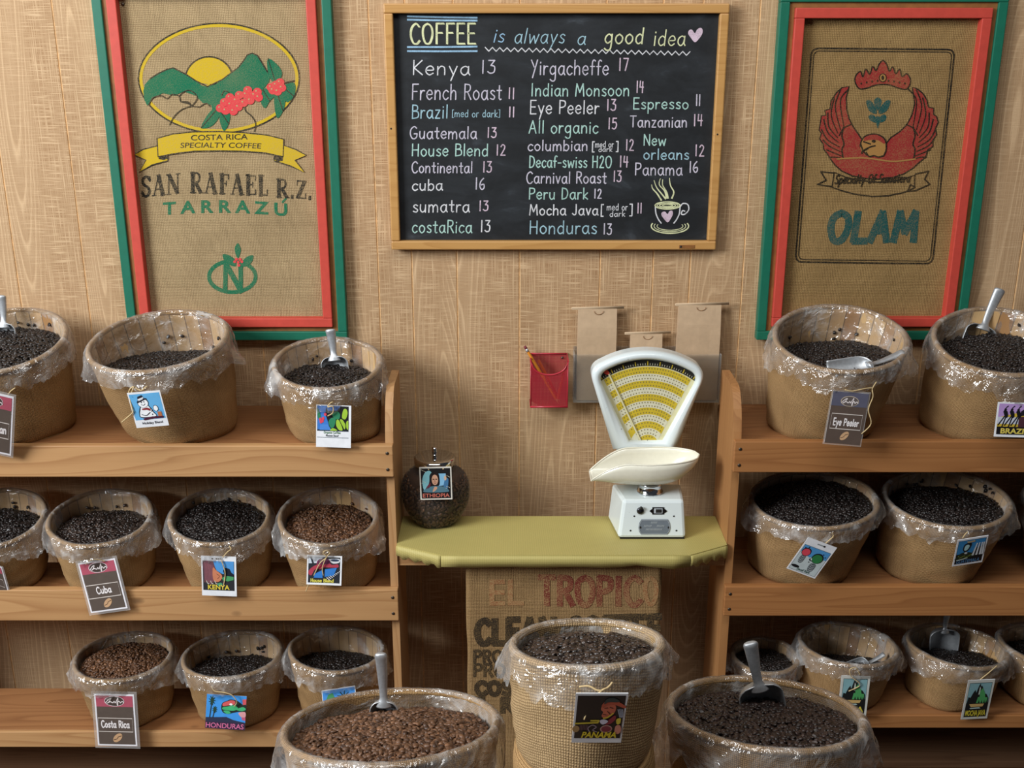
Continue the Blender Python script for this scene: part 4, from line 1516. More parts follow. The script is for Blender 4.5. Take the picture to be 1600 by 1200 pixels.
# tapering neck behind the pan
nk = [hx(962, 700), hx(1052, 700), hx(1046, 752), hx(980, 752)]
m = MB()
z_low = ZT - 0.004
m.add([(nk[0][0], YH + .004, nk[0][1]), (nk[1][0], YH + .004, nk[1][1]), (sx + .052, YH - .004, z_low), (sx - .052, YH - .004, z_low),
       (nk[0][0], YH + .040, nk[0][1]), (nk[1][0], YH + .040, nk[1][1]), (sx + .052, YH + .034, z_low), (sx - .052, YH + .034, z_low)],
      [(0, 1, 2, 3), (4, 5, 6, 7), (0, 1, 5, 4), (1, 2, 6, 5), (2, 3, 7, 6), (3, 0, 4, 7)])
m.build('neck', 'enamel_white', sc, bevel=0.005)


def chart_map(x, y):
    X, Z = at(x, y, YH + 0.0112)
    return (X, YH + 0.0112, Z)


A = Art(chart_map, (0, -1, 0), 0.0003)
A.poly(inner_px, 'chart_cream', 1)
cx, cy = 1012, 696
left_x = lambda y: 936.5 + (983 - 936.5) * (y - 589) / 101
right_x = lambda y: 1089.5 + (1035 - 1089.5) * (y - 591) / 99


def arcband(r0, r1, ml, mr, mt, layer, n=30):
    """strip between two arcs about (cx, cy), ending ml / mr pixels inside the window's slanting sides"""
    P = []
    for r, rev in ((r0, 0), (r1, 1)):
        lim = []
        for side, mar in ((-1, ml), (1, mr)):
            t = 0.0
            while t < 1.3:
                x, y = cx + side * r * math.sin(t), cy - r * math.cos(t)
                if (side < 0 and x < left_x(y) + mar) or (side > 0 and x > right_x(y) - mar):
                    break
                t += 0.004
            lim.append(side * t)
        ts = np.linspace(lim[0], lim[1], n + 1)
        P += [(cx + r * math.sin(t), cy - r * math.cos(t)) for t in (ts if not rev else ts[::-1])]
    A.poly(P, mt, layer)


arcband(124.5, 134, -1.0, -1.5, 'black_band', 2)
for i in range(41):
    t = -0.60 + 1.20 * i / 40
    big = i % 5 == 0
    A.stroke([(cx + r * math.sin(t), cy - r * math.cos(t)) for r in (126.0, 131.5 if big else 128.5)], 1.6 if big else 0.7, 'chart_yellow' if big else 'chart_white', 3)
for k in range(11):
    r1_ = 123 - k * 10.6
    arcband(max(2, r1_ - 10.6), r1_, 5.5, 9, 'chart_yellow' if k % 2 == 0 else 'chart_white', 2)
for k in range(22):
    r_ = 120.5 - k * 5.3
    nn = max(5, int(r_ * 1.5 / 4.2))
    for i in range(nn):
        t = -0.78 + 1.56 * (i + (k % 2) * 0.5) / nn
        x_, y_ = cx + r_ * math.sin(t), cy - r_ * math.cos(t)
        if left_x(y_) + 7 < x_ < right_x(y_) - 11 and y_ < 687:
            A.put([(x_ - 1.05, y_), (x_, y_ - 1.3), (x_ + 1.05, y_), (x_, y_ + 1.3)], [(0, 1, 2, 3)], 'chart_dot', 3)
A.build('chart', sc)
A = Art(lambda x, y: (at(x, y, YH + 0.0085)[0], YH + 0.0085, at(x, y, YH + 0.0085)[1]), (0, -1, 0), 0.0003)
A.stroke([(951, 584), (1001, 689)], 2.4, 'chart_cream', 1)
A.stroke([(953.4, 584), (1003, 689)], 0.8, 'chart_dot', 2)
A.ellipse(947.5, 581.5, 4.6, 3.4, 'pointer_red', 3, 16, 0.5)
A.build('pointer', sc)['label'] = 'red-tipped pointer'

# ================================================================== JAR
jx, jy = -0.186, -0.165
JP = [(0.046, 0.0), (0.052, 0.003), (0.066, 0.022), (0.079, 0.048), (0.083, 0.070), (0.083, 0.092), (0.078, 0.112), (0.064, 0.130), (0.050, 0.139), (0.046, 0.146), (0.046, 0.152)]
jar = thing('glass_jar', 'squat glass jar with chrome lid at the left end of the green counter', 'jar', (jx, jy, TZ + 0.0005))
m = MB()
m.lathe(smoothline(JP, k=3), (jx, jy, TZ + 0.0005), 56, cap=False)
m.lathe([(0.0, 0.0), (0.046, 0.0)], (jx, jy, TZ + 0.0005), 56, cap=False)
m.build('glass_body', 'jar_glass', jar, smooth=True)
m = MB()
m.lathe([(0.0, 0.150), (0.049, 0.150), (0.050, 0.152), (0.050, 0.166), (0.047, 0.169), (0.010, 0.171), (0.0, 0.171)], (jx, jy, TZ), 48)
lid = m.build('lid', 'chrome', jar, smooth=True, bevel=0.001)
m = MB()
m.lathe([(0.0055, 0.170), (0.0055, 0.176), (0.0062, 0.180), (0.0062, 0.192), (0.0, 0.193)], (jx, jy, TZ), 20)
m.build('lid_knob', 'chrome', lid, smooth=True)

# ================================================================== PENCIL CUP
x0, z1 = at(829, 553, -0.005)
x1, z0 = at(885, 625, -0.005)
cup = thing('pencil_cup', 'red wire-mesh pencil holder hung on the panelled wall', 'pencil holder', ((x0 + x1) / 2, -0.002, z0))
D = 0.058
m = MB()
m.add([(x0, -.003, z0), (x1, -.003, z0), (x1, -.003, z1), (x0, -.003, z1)], [(0, 1, 2, 3)])
N = 18
fr = []
for i in range(N + 1):
    u = i / N
    x = x0 + (x1 - x0) * u
    fr.append((x, z1 - 0.004 - 0.034 * (1 - (2 * u - 1) ** 2) ** 0.5))
m.add([(x, -D, z0) for x, z in fr] + [(x, -D, z) for x, z in fr], [(i, i + 1, N + 2 + i, N + 1 + i) for i in range(N)])
for x in (x0, x1):
    m.add([(x, -.003, z0), (x, -D, z0), (x, -D, z1 - .004), (x, -.003, z1)], [(0, 1, 2, 3)])
m.add([(x0, -.003, z0), (x1, -.003, z0), (x1, -D, z0), (x0, -D, z0)], [(0, 1, 2, 3)])
m.build('mesh_basket', 'red_wire_mesh', cup, recalc=False)
m = MB()
m.tube([(x0, -.003, z1), (x1, -.003, z1)], 0.0022, 8)
m.tube([(x0, -.003, z1)] + [(x, -D, z) for x, z in fr] + [(x1, -.003, z1)], 0.0022, 8)
m.tube([(x0, -.003, z0), (x0, -D, z0), (x1, -D, z0), (x1, -.003, z0)], 0.0028, 8)
for x in (x0, x1):
    m.tube([(x, -D, z0), (x, -D, z1 - .005)], 0.0014, 6)
m.build('wire_rim', 'red_wire', cup, smooth=True)
m = MB()
m.ball((x1 - .012, -.005, z1 - .010), 0.0032, 0, 8, (1, .5, 1))
m.build('screw', 'nail_head', cup, smooth=True)


def pencil(label, a, b, mt, rubber):
    """pencil from its point a up to its rubber end b"""
    a, b = Vector(a), Vector(b)
    L = (b - a).length
    d = (b - a) / L
    root = thing('pencil', label, 'pencil', a, 'pencils in the red holder')
    m = MB()
    m.tube([a + d * 0.014, b - d * 0.012], 0.0036, 6)
    m.build('shaft', mt, root)
    m = MB()
    m.tube([a, a + d * 0.014], [0.0004, 0.0034], 6)
    m.build('sharpened_tip', 'pencil_wood', root)
    if rubber:
        m = MB()
        m.tube([b - d * 0.012, b - d * 0.004], 0.0039, 8)
        m.build('ferrule', 'aluminium', root, smooth=True)
        m = MB()
        m.tube([b - d * 0.004, b + d * 0.004], 0.0036, 8)
        m.build('eraser', 'eraser', root, smooth=True)


def cup_pt(px, py, y):
    X, Z = at(px, py, y)
    return (X, y, Z)


bt = z0 + 0.004
pencil('yellow-orange pencil with the dark red rubber end sticking out of the red holder', (x1 - .021, -.044, bt), cup_pt(821, 543, -.030), 'pencil_orange', True)
pencil('orange pencil leaning left behind the rubber-ended one in the red holder', (x1 - .017, -.033, bt), cup_pt(838, 556, -.016), 'pencil_red_orange', False)
pencil('red-orange pencil leaning right inside the red holder', (x1 - .026, -.050, bt + .001), (x1 - .0075, -.048, z1 - .022), 'pencil_red_orange', False)

# ================================================================== BAG HOLDER AND PAPER BAGS
hx0, hz1 = at(897, 554, -0.042)
hx1, hz0 = at(1123, 629, -0.042)
hol = thing('bag_holder', 'clear acrylic pocket on the wall holding brown paper bags', 'holder', ((hx0 + hx1) / 2, -0.002, hz0))
m = MB()
m.box(hx0, hx1, -0.0425, -0.0405, hz0, hz1)
m.build('front_pane', 'clear_acrylic', hol)
m = MB()
m.box(hx0, hx1, -0.004, -0.002, hz0, hz1 + 0.01)
m.build('back_pane', 'clear_acrylic', hol)
m = MB()
m.box(hx0, hx1, -0.0403, -0.0042, hz0, hz0 + 0.002)
m.box(hx0, hx0 + .002, -0.0403, -0.0042, hz0 + .002, hz1)
m.box(hx1 - .002, hx1, -0.0403, -0.0042, hz0 + .002, hz1)
m.build('pocket_edge', 'clear_acrylic', hol)


def paper_bag(label, xl, xr, ytop, band_l, band_r, yb, thick):
    X0, ZT_ = at(xl, ytop, -yb)
    X1, _ = at(xr, ytop, -yb)
    B0, BZ = at(band_l, ytop - 2, -yb)
    B1, _ = at(band_r, ytop - 2, -yb)
    zb = hz0 + 0.003
    root = thing('paper_bag', label, 'paper bag', ((X0 + X1) / 2, -yb, zb), 'brown paper coffee bags in the wall holder')
    m = MB()
    nu, nv = 8, 10
    for yy, sgn in ((-yb - thick / 2, -1), (-yb + thick / 2, 1)):
        vs, fs = [], []
        for j in range(nv + 1):
            v = j / nv
            pinch = 1 if v < 0.75 else 1 - (v - 0.75) / 0.25 * 0.75
            for i in range(nu + 1):
                u = i / nu
                vs.append((X0 + (X1 - X0) * u, -yb + sgn * thick / 2 * pinch + 0.0012 * noise.noise((u * 3 + xl, v * 4, sgn)), zb + (ZT_ - zb) * v))
        for j in range(nv):
            for i in range(nu):
                a = j * (nu + 1) + i
                fs.append((a, a + 1, a + nu + 2, a + nu + 1))
        m.add(vs, fs)
    k = (nu + 1) * (nv + 1)
    for i0 in (0, nu):
        m.f += [(j * (nu + 1) + i0, (j + 1) * (nu + 1) + i0, k + (j + 1) * (nu + 1) + i0, k + j * (nu + 1) + i0) for j in range(nv)]
        m.m += [0] * nv
    m.f += [(i, i + 1, k + i + 1, k + i) for i in range(nu)]
    m.m += [0] * nu
    m.build('bag_body', 'kraft_paper', root)
    m = MB()
    m.tube([(B0, -yb, BZ - .0035), (B1, -yb, BZ - .0005)], 0.0042, 10, flat=0.8)
    m.tube([(B0 + .001, -yb - .003, BZ - .001), (B1 - .001, -yb - .003, BZ + .002)], 0.0026, 8, flat=0.8)
    m.build('rolled_tin_tie', 'kraft_paper_band', root, smooth=True)
    m = MB()
    xm = (X0 + X1) / 2 + 0.003
    arc = [(xm + .011 * math.cos(t), -yb - thick * .18 - .0022, BZ - .008 - .009 * math.sin(t)) for t in [PI * i / 10 for i in range(11)]]
    m.tube(arc, 0.0006, 5)
    m.build('thumb_notch', 'frame_wood', root)


paper_bag('tall brown paper bag left of the scale, topped with a rolled tie', 903, 964, 482, 893, 975, 0.022, 0.022)
paper_bag('shortest brown paper bag, in the middle of the wall holder', 985, 1035, 521, 976, 1048, 0.020, 0.020)
paper_bag('tallest brown paper bag at the right of the wall holder', 1060, 1127, 476, 1055, 1139, 0.022, 0.022)

# ================================================================== BASKETS OF COFFEE
BEAN_HI, BEAN_LO = None, None


def bean_template(nr, ns):
    """half-ellipsoid coffee bean with the crease along its flat side; long axis x, unit length 1"""
    V, F = [(-0.5, 0, 0)], []
    for i in range(1, nr):
        a = PI * i / nr
        for j in range(ns):
            t = 2 * PI * j / ns
            y, z = math.sin(a) * math.cos(t) * 0.37, math.sin(a) * math.sin(t) * 0.33
            if z < 0:
                z *= 0.62
                if j == round(ns * 0.75):
                    z = -0.03 * math.sin(a)
            V.append((-0.5 * math.cos(a), y, z))
    V.append((0.5, 0, 0))
    for j in range(ns):
        F.append((0, 1 + (j + 1) % ns, 1 + j))
        F.append((len(V) - 1, 1 + (nr - 2) * ns + j, 1 + (nr - 2) * ns + (j + 1) % ns))
    for i in range(nr - 2):
        for j in range(ns):
            a, b_ = 1 + i * ns + j, 1 + i * ns + (j + 1) % ns
            F.append((a, b_, b_ + ns))
            F.append((a, b_ + ns, a + ns))
    return np.array(V), np.array(F)


T_HI, T_LO = bean_template(9, 12), bean_template(6, 8)


def bean_cloud(name, P, NRM, size, mat_, origin, hi, extra=None, jitter=0.35, parent=None):
    """one mesh of whole coffee beans at points P lying roughly flat on normals NRM"""
    V0, F0 = T_HI if hi else T_LO
    n = len(P)
    up = NRM + rng.normal(0, jitter, (n, 3))
    up /= np.linalg.norm(up, axis=1)[:, None]
    flip = np.where(rng.random(n) < 0.38, -1.0, 1.0)
    up *= flip[:, None]
    ra = rng.normal(0, 1, (n, 3))
    ex = ra - up * (ra * up).sum(1)[:, None]
    ex /= np.linalg.norm(ex, axis=1)[:, None]
    ey = np.cross(up, ex)
    sz = size * rng.uniform(0.85, 1.15, n)
    fat = rng.uniform(0.92, 1.15, n)
    VV = P[:, None, :] + sz[:, None, None] * (V0[None, :, 0:1] * ex[:, None, :] + V0[None, :, 1:2] * (ey * fat[:, None])[:, None, :] + V0[None, :, 2:3] * up[:, None, :])
    tone = np.repeat(np.clip(rng.normal(0.42, 0.24, n), 0, 1), len(V0))
    VV = VV.reshape(-1, 3)
    FF = (F0[None] + (np.arange(n) * len(V0))[:, None, None]).reshape(-1, 3)
    if extra is not None:
        ev, ef = extra
        FF = np.concatenate([FF, np.array(ef) + len(VV)])
        VV = np.concatenate([VV, np.array(ev)])
        tone = np.concatenate([tone, np.zeros(len(ev))])
    me = bpy.data.meshes.new(name)
    me.vertices.add(len(VV))
    me.vertices.foreach_set('co', (VV - np.array(origin)).astype(np.float32).ravel())
    me.loops.add(FF.size)
    me.loops.foreach_set('vertex_index', FF.astype(np.int32).ravel())
    me.polygons.add(len(FF))
    me.polygons.foreach_set('loop_start', np.arange(0, FF.size, 3, dtype=np.int32))
    me.polygons.foreach_set('use_smooth', np.ones(len(FF), dtype=bool))
    me.update(calc_edges=True)
    at_ = me.attributes.new('tone', 'FLOAT', 'POINT')
    at_.data.foreach_set('value', tone.astype(np.float32))
    me.materials.append(MATS[mat_])
    o = bpy.data.objects.new(name, me)
    COL.objects.link(o)
    if parent:
        o.parent = parent
        o.location = Vector(origin) - wloc(parent)
    else:
        o.location = origin
    return o


class Basket:
    def __init__(s, X, Y, Z, R, a, b, bz, ratio, dx=0.0, seed=0):
        s.X, s.Y, s.Z, s.R, s.bz = X, Y, Z, R, bz
        s.a, s.b, s.rb, s.dx, s.seed = math.radians(a), math.radians(b), R * ratio, dx, seed
        s.C = np.array((X, Y, Z))
        s.by = max(Y, -0.165 - 0.03 * (R < 0.14)) if Y > -0.5 else Y
        s.B = np.array((X + dx, s.by, bz))
        ca, sa, cb, sb = math.cos(s.a), math.sin(s.a), math.cos(s.b), math.sin(s.b)
        Rx = np.array([[1, 0, 0], [0, ca, -sa], [0, sa, ca]])
        Ry = np.array([[cb, 0, -sb], [0, 1, 0], [sb, 0, cb]])
        s.rot = Rx @ Ry
        s.nrm = s.rot @ np.array((0, 0, 1.0))

    def pt(s, th, t, off=0.0, wob=True):
        """point of the basket wall: th angle, t height 0..1, off outward"""
        w = 0.004 * noise.noise((math.cos(th) * 1.6, math.sin(th) * 1.6, t * 1.5 + s.seed * 3.1)) if wob else 0
        bul = 0.030 * s.R * math.sin(PI * min(max(t, 0), 1)) ** 0.8 if t < 1 else 0
        d = np.array((math.cos(th), math.sin(th), 0))
        lo = s.B + d * (s.rb + off + w + bul)
        hi = s.C + s.rot @ (d * (s.R - 0.007 + off + w * .7 + bul))
        return lo * (1 - t) + hi * t

    def body(s, root, coarse, cloth_lined=False):
        m = MB()
        n, k = 72, 16
        vs, uv, fs = [], [], []
        ts = [0.0, 0.035] + [0.07 + 0.93 * i / (k - 2) for i in range(k - 1)]
        k = len(ts)
        for i, t in enumerate(ts):
            for j in range(n + 1):
                th = 2 * PI * j / n + 1.1
                fold = 0.0022 * math.sin(5 * th + 3 * t + s.seed) * (1 - t) + 0.0028 * noise.noise((th * 0.9 + s.seed, t * 9 + 1.3 * math.sin(th * 2 + s.seed), 7.7))
                off = fold - (0.006 if i == 0 else 0.002 if i == 1 else 0)
                vs.append(s.pt(th, t, off))
                uv.append((th * s.R, t * (s.Z - s.bz) + 0.012 * math.sin(th * 2 + s.seed)))
        for i in range(k - 1):
            for j in range(n):
                a = i * (n + 1) + j
                fs.append((a, a + 1, a + n + 2, a + n + 1))
        m.add(vs, fs, 0, uv)
        m.add([s.pt(2 * PI * j / n + 1.1, 0, -0.006) for j in range(n)], [tuple(range(n))], 0, [(0, 0)] * n)
        m.build('burlap_wrap', coarse, root, smooth=True, recalc=False)
        # wooden staves inside
        m = MB()
        vs, uv, fs = [], [], []
        for i in range(9):
            t = 0.06 + 0.94 * i / 8
            for j in range(n + 1):
                th = 2 * PI * j / n
                vs.append(s.pt(th, t, -0.008, False))
                uv.append((j / n, t * 0.2))
        for i in range(8):
            for j in range(n):
                a = i * (n + 1) + j
                fs.append((a, a + n + 1, a + n + 2, a + 1))
        if cloth_lined:
            uv = [(u * 2 * PI * s.R, v) for u, v in uv]
        m.add(vs, fs, 0, uv)
        m.build('burlap_lining' if cloth_lined else 'slat_lining', coarse if cloth_lined else 'basket_slats', root, smooth=True, recalc=False)
        # padded rim hoop
        m = MB()
        vs, uv, fs = [], [], []
        q = 10
        for j in range(n + 1):
            th = 2 * PI * j / n
            c = s.pt(th, 1.0, -0.003)
            o = (s.rot @ np.array((math.cos(th), math.sin(th), 0)))
            for i in range(q):
                p = 2 * PI * i / q
                vs.append(c + o * 0.0062 * math.cos(p) + s.nrm * 0.0062 * math.sin(p))
                uv.append((th * s.R, 0.0085 * p))
        for j in range(n):
            for i in range(q):
                a, b_ = j * q + i, j * q + (i + 1) % q
                fs.append((a, b_, b_ + q, a + q))
        m.add(vs, fs, 0, uv)
        m.build('rim_hoop', coarse, root, smooth=True, recalc=False)

    def liner(s, name, label, hem, ears, t_in):
        m = MB()
        n = 150
        rows = []
        # inside, over the hoop, outside
        prof_ = [(t_in, -0.0095, 0)] + [(t_in + (1 - t_in) * q, -0.0095, 0) for q in (0.35, 0.7, 0.92)]
        hseq = [0.0, 0.12, 0.25, 0.4, 0.55, 0.7, 0.85, 1.0]
        vs, fs = [], []
        sd = s.seed * 5.3
        for j in range(n + 1):
            th = 2 * PI * (j % n) / n
            cth, sth = math.cos(th), math.sin(th)
            o = s.rot @ np.array((cth, sth, 0))
            col = []
            cr = lambda f, z: noise.noise((cth * f + sd, sth * f, z))
            for t, off, _ in prof_:
                col.append(s.pt(th, t, off + 0.0016 * cr(9, t * 9)))
            c = s.pt(th, 1.0, -0.003)
            for p in (2.5, 1.9, 1.2, 0.5):
                rr = 0.0076 + 0.0012 * cr(14, p)
                col.append(c + o * rr * math.cos(p) + s.nrm * rr * math.sin(p))
            ear = 0.0
            for e0, ew, eh in ears:
                dd = (th - math.radians(e0) + PI) % (2 * PI) - PI
                ear += eh * math.exp(-(dd / ew) ** 2)
            L = hem * (0.82 + 0.45 * cr(2.3, 3.0) + 0.32 * cr(7, 9.0) + 0.22 * cr(19, 5.0)) + ear * 0.3
            L = max(0.012, L)
            H = max(0.05, s.Z - s.bz)
            for hq in hseq:
                t = 1.0 - hq * L / H
                fold = 0.0035 * cr(11, hq * 1.2 + 2) + 0.0030 * cr(24, hq * 2 + 4)
                off = 0.0085 + hq * 0.0055 + fold * (0.5 + hq) + ear * hq ** 1.2 * 0.75
                col.append(s.pt(th, t, off) + np.array((0, 0, -0.003)))
            rows.append(col)
        K = len(rows[0])
        for col in rows:
            vs += [tuple(p) for p in col]
        for j in range(n):
            for i in range(K - 1):
                a = j * K + i
                fs.append((a, a + 1, a + K + 1, a + K))
        m.add(vs, fs)
        o = m.build(name, 'film', None, tuple(s.B), smooth=True, recalc=False)
        # crisp creases on the outer skirt, smooth elsewhere
        return o

    def surf(s, u, v, fb, ff, mound):
        """height of the coffee at unit-disc point (u right, v towards the wall)"""
        rimz_b, rimz_f = s.Z + s.R * math.sin(s.a), s.Z - s.R * math.sin(s.a)
        zb, zf = rimz_b - fb, rimz_f - ff
        k = (v + 1) / 2
        return zf + (zb - zf) * k + mound * (1 - u * u - v * v) + 0.004 * noise.noise((u * 3 + s.seed, v * 3, 2.0)) + math.tan(s.b) * u * s.R

    def beans(s, name, fb, ff, mound, mt, size, hi, strays=0):
        def place(u, v):
            z = s.surf(u, v, fb, ff, mound)
            t = min(1, max(0.05, (z - s.bz) / (s.Z - s.bz)))
            c = s.B * (1 - t) + s.C * t
            r = (s.rb * (1 - t) + (s.R - 0.007) * t) + 0.03 * s.R * math.sin(PI * t) ** .8 - 0.0155
            return np.array((c[0] + u * r, c[1] + v * r, z))
        R = s.R * 0.95
        g = size * 0.66
        P, NR = [], []
        k = int(R / g) + 2
        for i in range(-k, k + 1):
            for j in range(-k, k + 1):
                x = (i + 0.5 * (j % 2)) * g + rng.uniform(-.32, .32) * g
                y = j * g * 0.87 + rng.uniform(-.32, .32) * g
                u, v = x / R, y / R
                if u * u + v * v < 0.985:
                    p = place(u, v)
                    e = 0.03
                    dzx = (place(u + e, v) - p)
                    dzy = (place(u, v + e) - p)
                    nr = np.cross(dzx, dzy)
                    P.append(p + np.array((0, 0, rng.uniform(-0.15, 0.30) * size)))
                    NR.append(nr / np.linalg.norm(nr))
        for i in range(strays):
            th = rng.uniform(0.05 * PI, 0.80 * PI)
            z = s.surf(math.cos(th), math.sin(th), fb, ff, 0) + rng.uniform(0.008, 0.5 * fb)
            t = (z - s.bz) / (s.Z + s.R * math.sin(s.a) * math.sin(th) - s.bz)
            p = s.pt(th, t, -0.0125)
            P.append(p)
            NR.append(np.array((-math.cos(th), -math.sin(th), 0.2)))
        # the bulk of the coffee under the top layer
        s.fill, s.place = (fb, ff, mound), place
        ev, ef = [], []
        nr_, ns_ = 8, 40
        for i in range(nr_ + 1):
            for j in range(ns_):
                th = 2 * PI * j / ns_
                q = i / nr_ * 0.99
                p = place(q * math.cos(th), q * math.sin(th))
                ev.append(p - np.array((0, 0, 0.45 * size)))
        for i in range(nr_):
            for j in range(ns_):
                a, b_ = i * ns_ + j, i * ns_ + (j + 1) % ns_
                ef += [(a, b_ + ns_, b_), (a, a + ns_, b_ + ns_)]
        o = tuple(place(0, 0) - np.array((0, 0, size)))
        return bean_cloud(name, np.array(P), np.array(NR), size, mt, o, hi, (ev, ef))


# ------------------------------------------------------------------ scoops
def scoop(label, neck, tip, bowl_w, bowl_l, face=(0, -1, 0.15), dig=None, thick=None):
    """aluminium scoop: neck and handle tip given in space, trough opening towards 'face'"""
    neck, tip = Vector(neck), Vector(tip)
    up = (tip - neck).normalized()
    root = thing('metal_scoop', label, 'scoop', neck, 'metal coffee scoops')
    f = Vector(face)
    dn = Vector(dig).normalized() if dig else -up
    f = (f - dn * f.dot(dn)).normalized()
    side = dn.cross(f).normalized()
    m = MB()
    nl, na = 16, 16
    vs, fs = [], []
    for i in range(nl + 1):
        s_ = i / nl
        r = bowl_w / 2 * (math.sqrt(max(0, 1 - (1 - min(1, s_ / 0.28)) ** 2)) * 0.97 + 0.03) * (1 - 0.12 * max(0, s_ - .5))
        c = neck + dn * (bowl_l * s_) - up * 0.0
        for j in range(na + 1):
            t = PI * j / na
            vs.append(c + side * (r * math.cos(t)) - f * (r * 0.85 * math.sin(t)))
    for i in range(nl):
        for j in range(na):
            a = i * (na + 1) + j
            fs.append((a, a + 1, a + na + 2, a + na + 1))
    m.add(vs, fs)
    m.build('bowl', 'aluminium', root, smooth=True, solid=0.0016)
    L = (tip - neck).length
    back = -f * 0.004
    path = [neck + back - up * 0.012, neck + back, neck + up * (L * .18) + back * 1.4, neck + up * (L * .45) + back * 1.2, neck + up * (L * .75) + back * .6, neck + up * (L * .93), tip]
    w = thick or bowl_w * 0.125
    m = MB()
    m.tube(smoothline(path, k=4), [w * q for q in np.interp(np.linspace(0, 1, 25), [0, .12, .2, .35, .6, .85, .95, 1], [1.5, 1.2, .72, .75, 1.0, 1.18, .95, .45])], 14, flat=0.55, up=f)
    m.build('handle', 'aluminium', root, smooth=True)
    return root


# ------------------------------------------------------------------ tags
def string(m, pts, r=0.0013):
    m.tube(smoothline(pts, k=5), r, 6)


def hang_tag(bk, label, px, draw, card='card_white', laminate=0.0, string_px=(), gap=0.014, name='picture_tag', depth=None, cap=True):
    """card hung on a basket: px are its photo corners TL, TR, BR, BL"""
    cx, cy = sum(p[0] for p in px) / 4, sum(p[1] for p in px) / 4
    if depth is None:
        Y = bk.Y - bk.R
        for _ in range(5):
            X, Z = at(cx, cy, Y)
            t = min(1.02, max(0, (Z - bk.bz) / (bk.Z - bk.R * math.sin(bk.a) - bk.bz)))
            rr = bk.rb * (1 - t) + bk.R * t + 0.03 * bk.R
            xx = (X - bk.X - bk.dx * (1 - t)) / rr
            Y = bk.Y - rr * math.sqrt(max(0.05, 1 - xx * xx)) - gap
    else:
        Y = depth
    best = None
    for deg in range(-24, 25, 2):                      # lean of the card's plane that makes its corners square
        la = math.radians(deg)
        pts = []
        for (x, y) in px:
            yy = Y
            for _ in range(8):
                X, Z = at(x, y, yy)
                yy = Y + (Z - at(cx, cy, Y)[1]) * math.tan(la)
            pts.append(Vector((X, yy, Z)))
        ex = ((pts[1] - pts[0]) + (pts[2] - pts[3])) / 2
        ey = ((pts[3] - pts[0]) + (pts[2] - pts[1])) / 2
        c = abs(ex.normalized().dot(ey.normalized())) + abs(deg) * 0.0006
        if best is None or c < best[0]:
            best = (c, pts, ex, ey)
    _, pts, ex, ey = best
    ctr = (pts[0] + pts[1] + pts[2] + pts[3]) / 4
    nrm = ey.cross(ex).normalized()
    if nrm.y > 0:
        nrm = -nrm
    o = ctr - ex / 2 - ey / 2
    root = thing(name, label, 'tag', ctr + ey / 2, 'coffee name tags')
    m = MB()
    e = laminate
    q = [o - ex * e - ey * e * .7, o + ex * (1 + e) - ey * e * .7, o + ex * (1 + e) + ey * (1 + e * .7), o - ex * e + ey * (1 + e * .7)]
    if e:
        m.add([p + nrm * .0002 for p in q] + [p - nrm * .0008 for p in q], [(0, 1, 2, 3), (4, 5, 6, 7), (0, 1, 5, 4), (1, 2, 6, 5), (2, 3, 7, 6), (3, 0, 4, 7)])
        m.build('laminate_border', 'tag_laminate', root)
        m = MB()
    q = [o, o + ex, o + ex + ey, o + ey]
    m.add([p + nrm * .0004 for p in q] + [p - nrm * .0006 for p in q], [(0, 1, 2, 3), (4, 5, 6, 7), (0, 1, 5, 4), (1, 2, 6, 5), (2, 3, 7, 6), (3, 0, 4, 7)])
    m.build('card', card, root)
    A = Art(lambda x, y: o + ex * (x / 100) + ey * (y / 100) + nrm * .0004, nrm, 0.00022)
    draw(A)
    A.build('printed_picture', root)
    for st in string_px:
        m = MB()
        P = []
        for i, (x, y, d) in enumerate(st):
            X, Z = at(x, y, ctr.y - d)
            P.append((X, ctr.y - d, Z))
        string(m, P)
        m.build('twine', 'twine', root, smooth=True)
    return root


# pictures on the tags: 0..100 across, 0..100 down
def kraft_card(word, wx0, wx1, band='b25568', white=True, full=True):
    def d(A):
        if white:
            A.rect(0, 0, 100, 100, C('e9e8ee'), 1)
            A.rect(4, 3, 96, 97, C('5b5049'), 2)
        else:
            A.rect(0, 0, 100, 100, C('5a4c44'), 2)
        x0, x1 = (4, 96) if white else (0, 100)
        A.rect(x0, 3 if white else 0, x1, 24 if white else 27, C(band), 3)
        A.ellipse(50, 13 if white else 17, 25, 10, C('e3d5d8') if white else C('c9b9a4'), 4)
        A.ellipse(50, 13 if white else 17, 23.5, 9, C('453a36') if white else C('5f5654'), 5)
        y = 16 if white else 20
        A.stroke([(28, y), (36, y - 6), (42, y - 8), (36, y - 1), (32, y + 1), (40, y - 2), (46, y), (50, y - 3), (52, y), (56, y - 4), (60, y - 9), (58, y + 5), (57, y - 1), (63, y - 3), (65, y), (70, y - 3), (74, y)], 1.6, C('eee6e6'), 6, True)
        A.stroke([(6, 46), (92, 46), (92, 72), (6, 72)] if white else [(7, 42), (93, 42), (93, 71), (7, 71)], 1.5, C('d8cfc8'), 4, closed=True)
        if word:
            A.hand(word, wx0, 64, wx1, 13, 2.6, C('efeaea'), 5)
        A.ellipse(52, 84, 13, 7.0, C('c9a27c'), 4, 20, -0.5)
        A.stroke([(42, 88), (50, 86), (54, 82), (62, 80)], 1.3, C('5a4436'), 5, True)
    return d


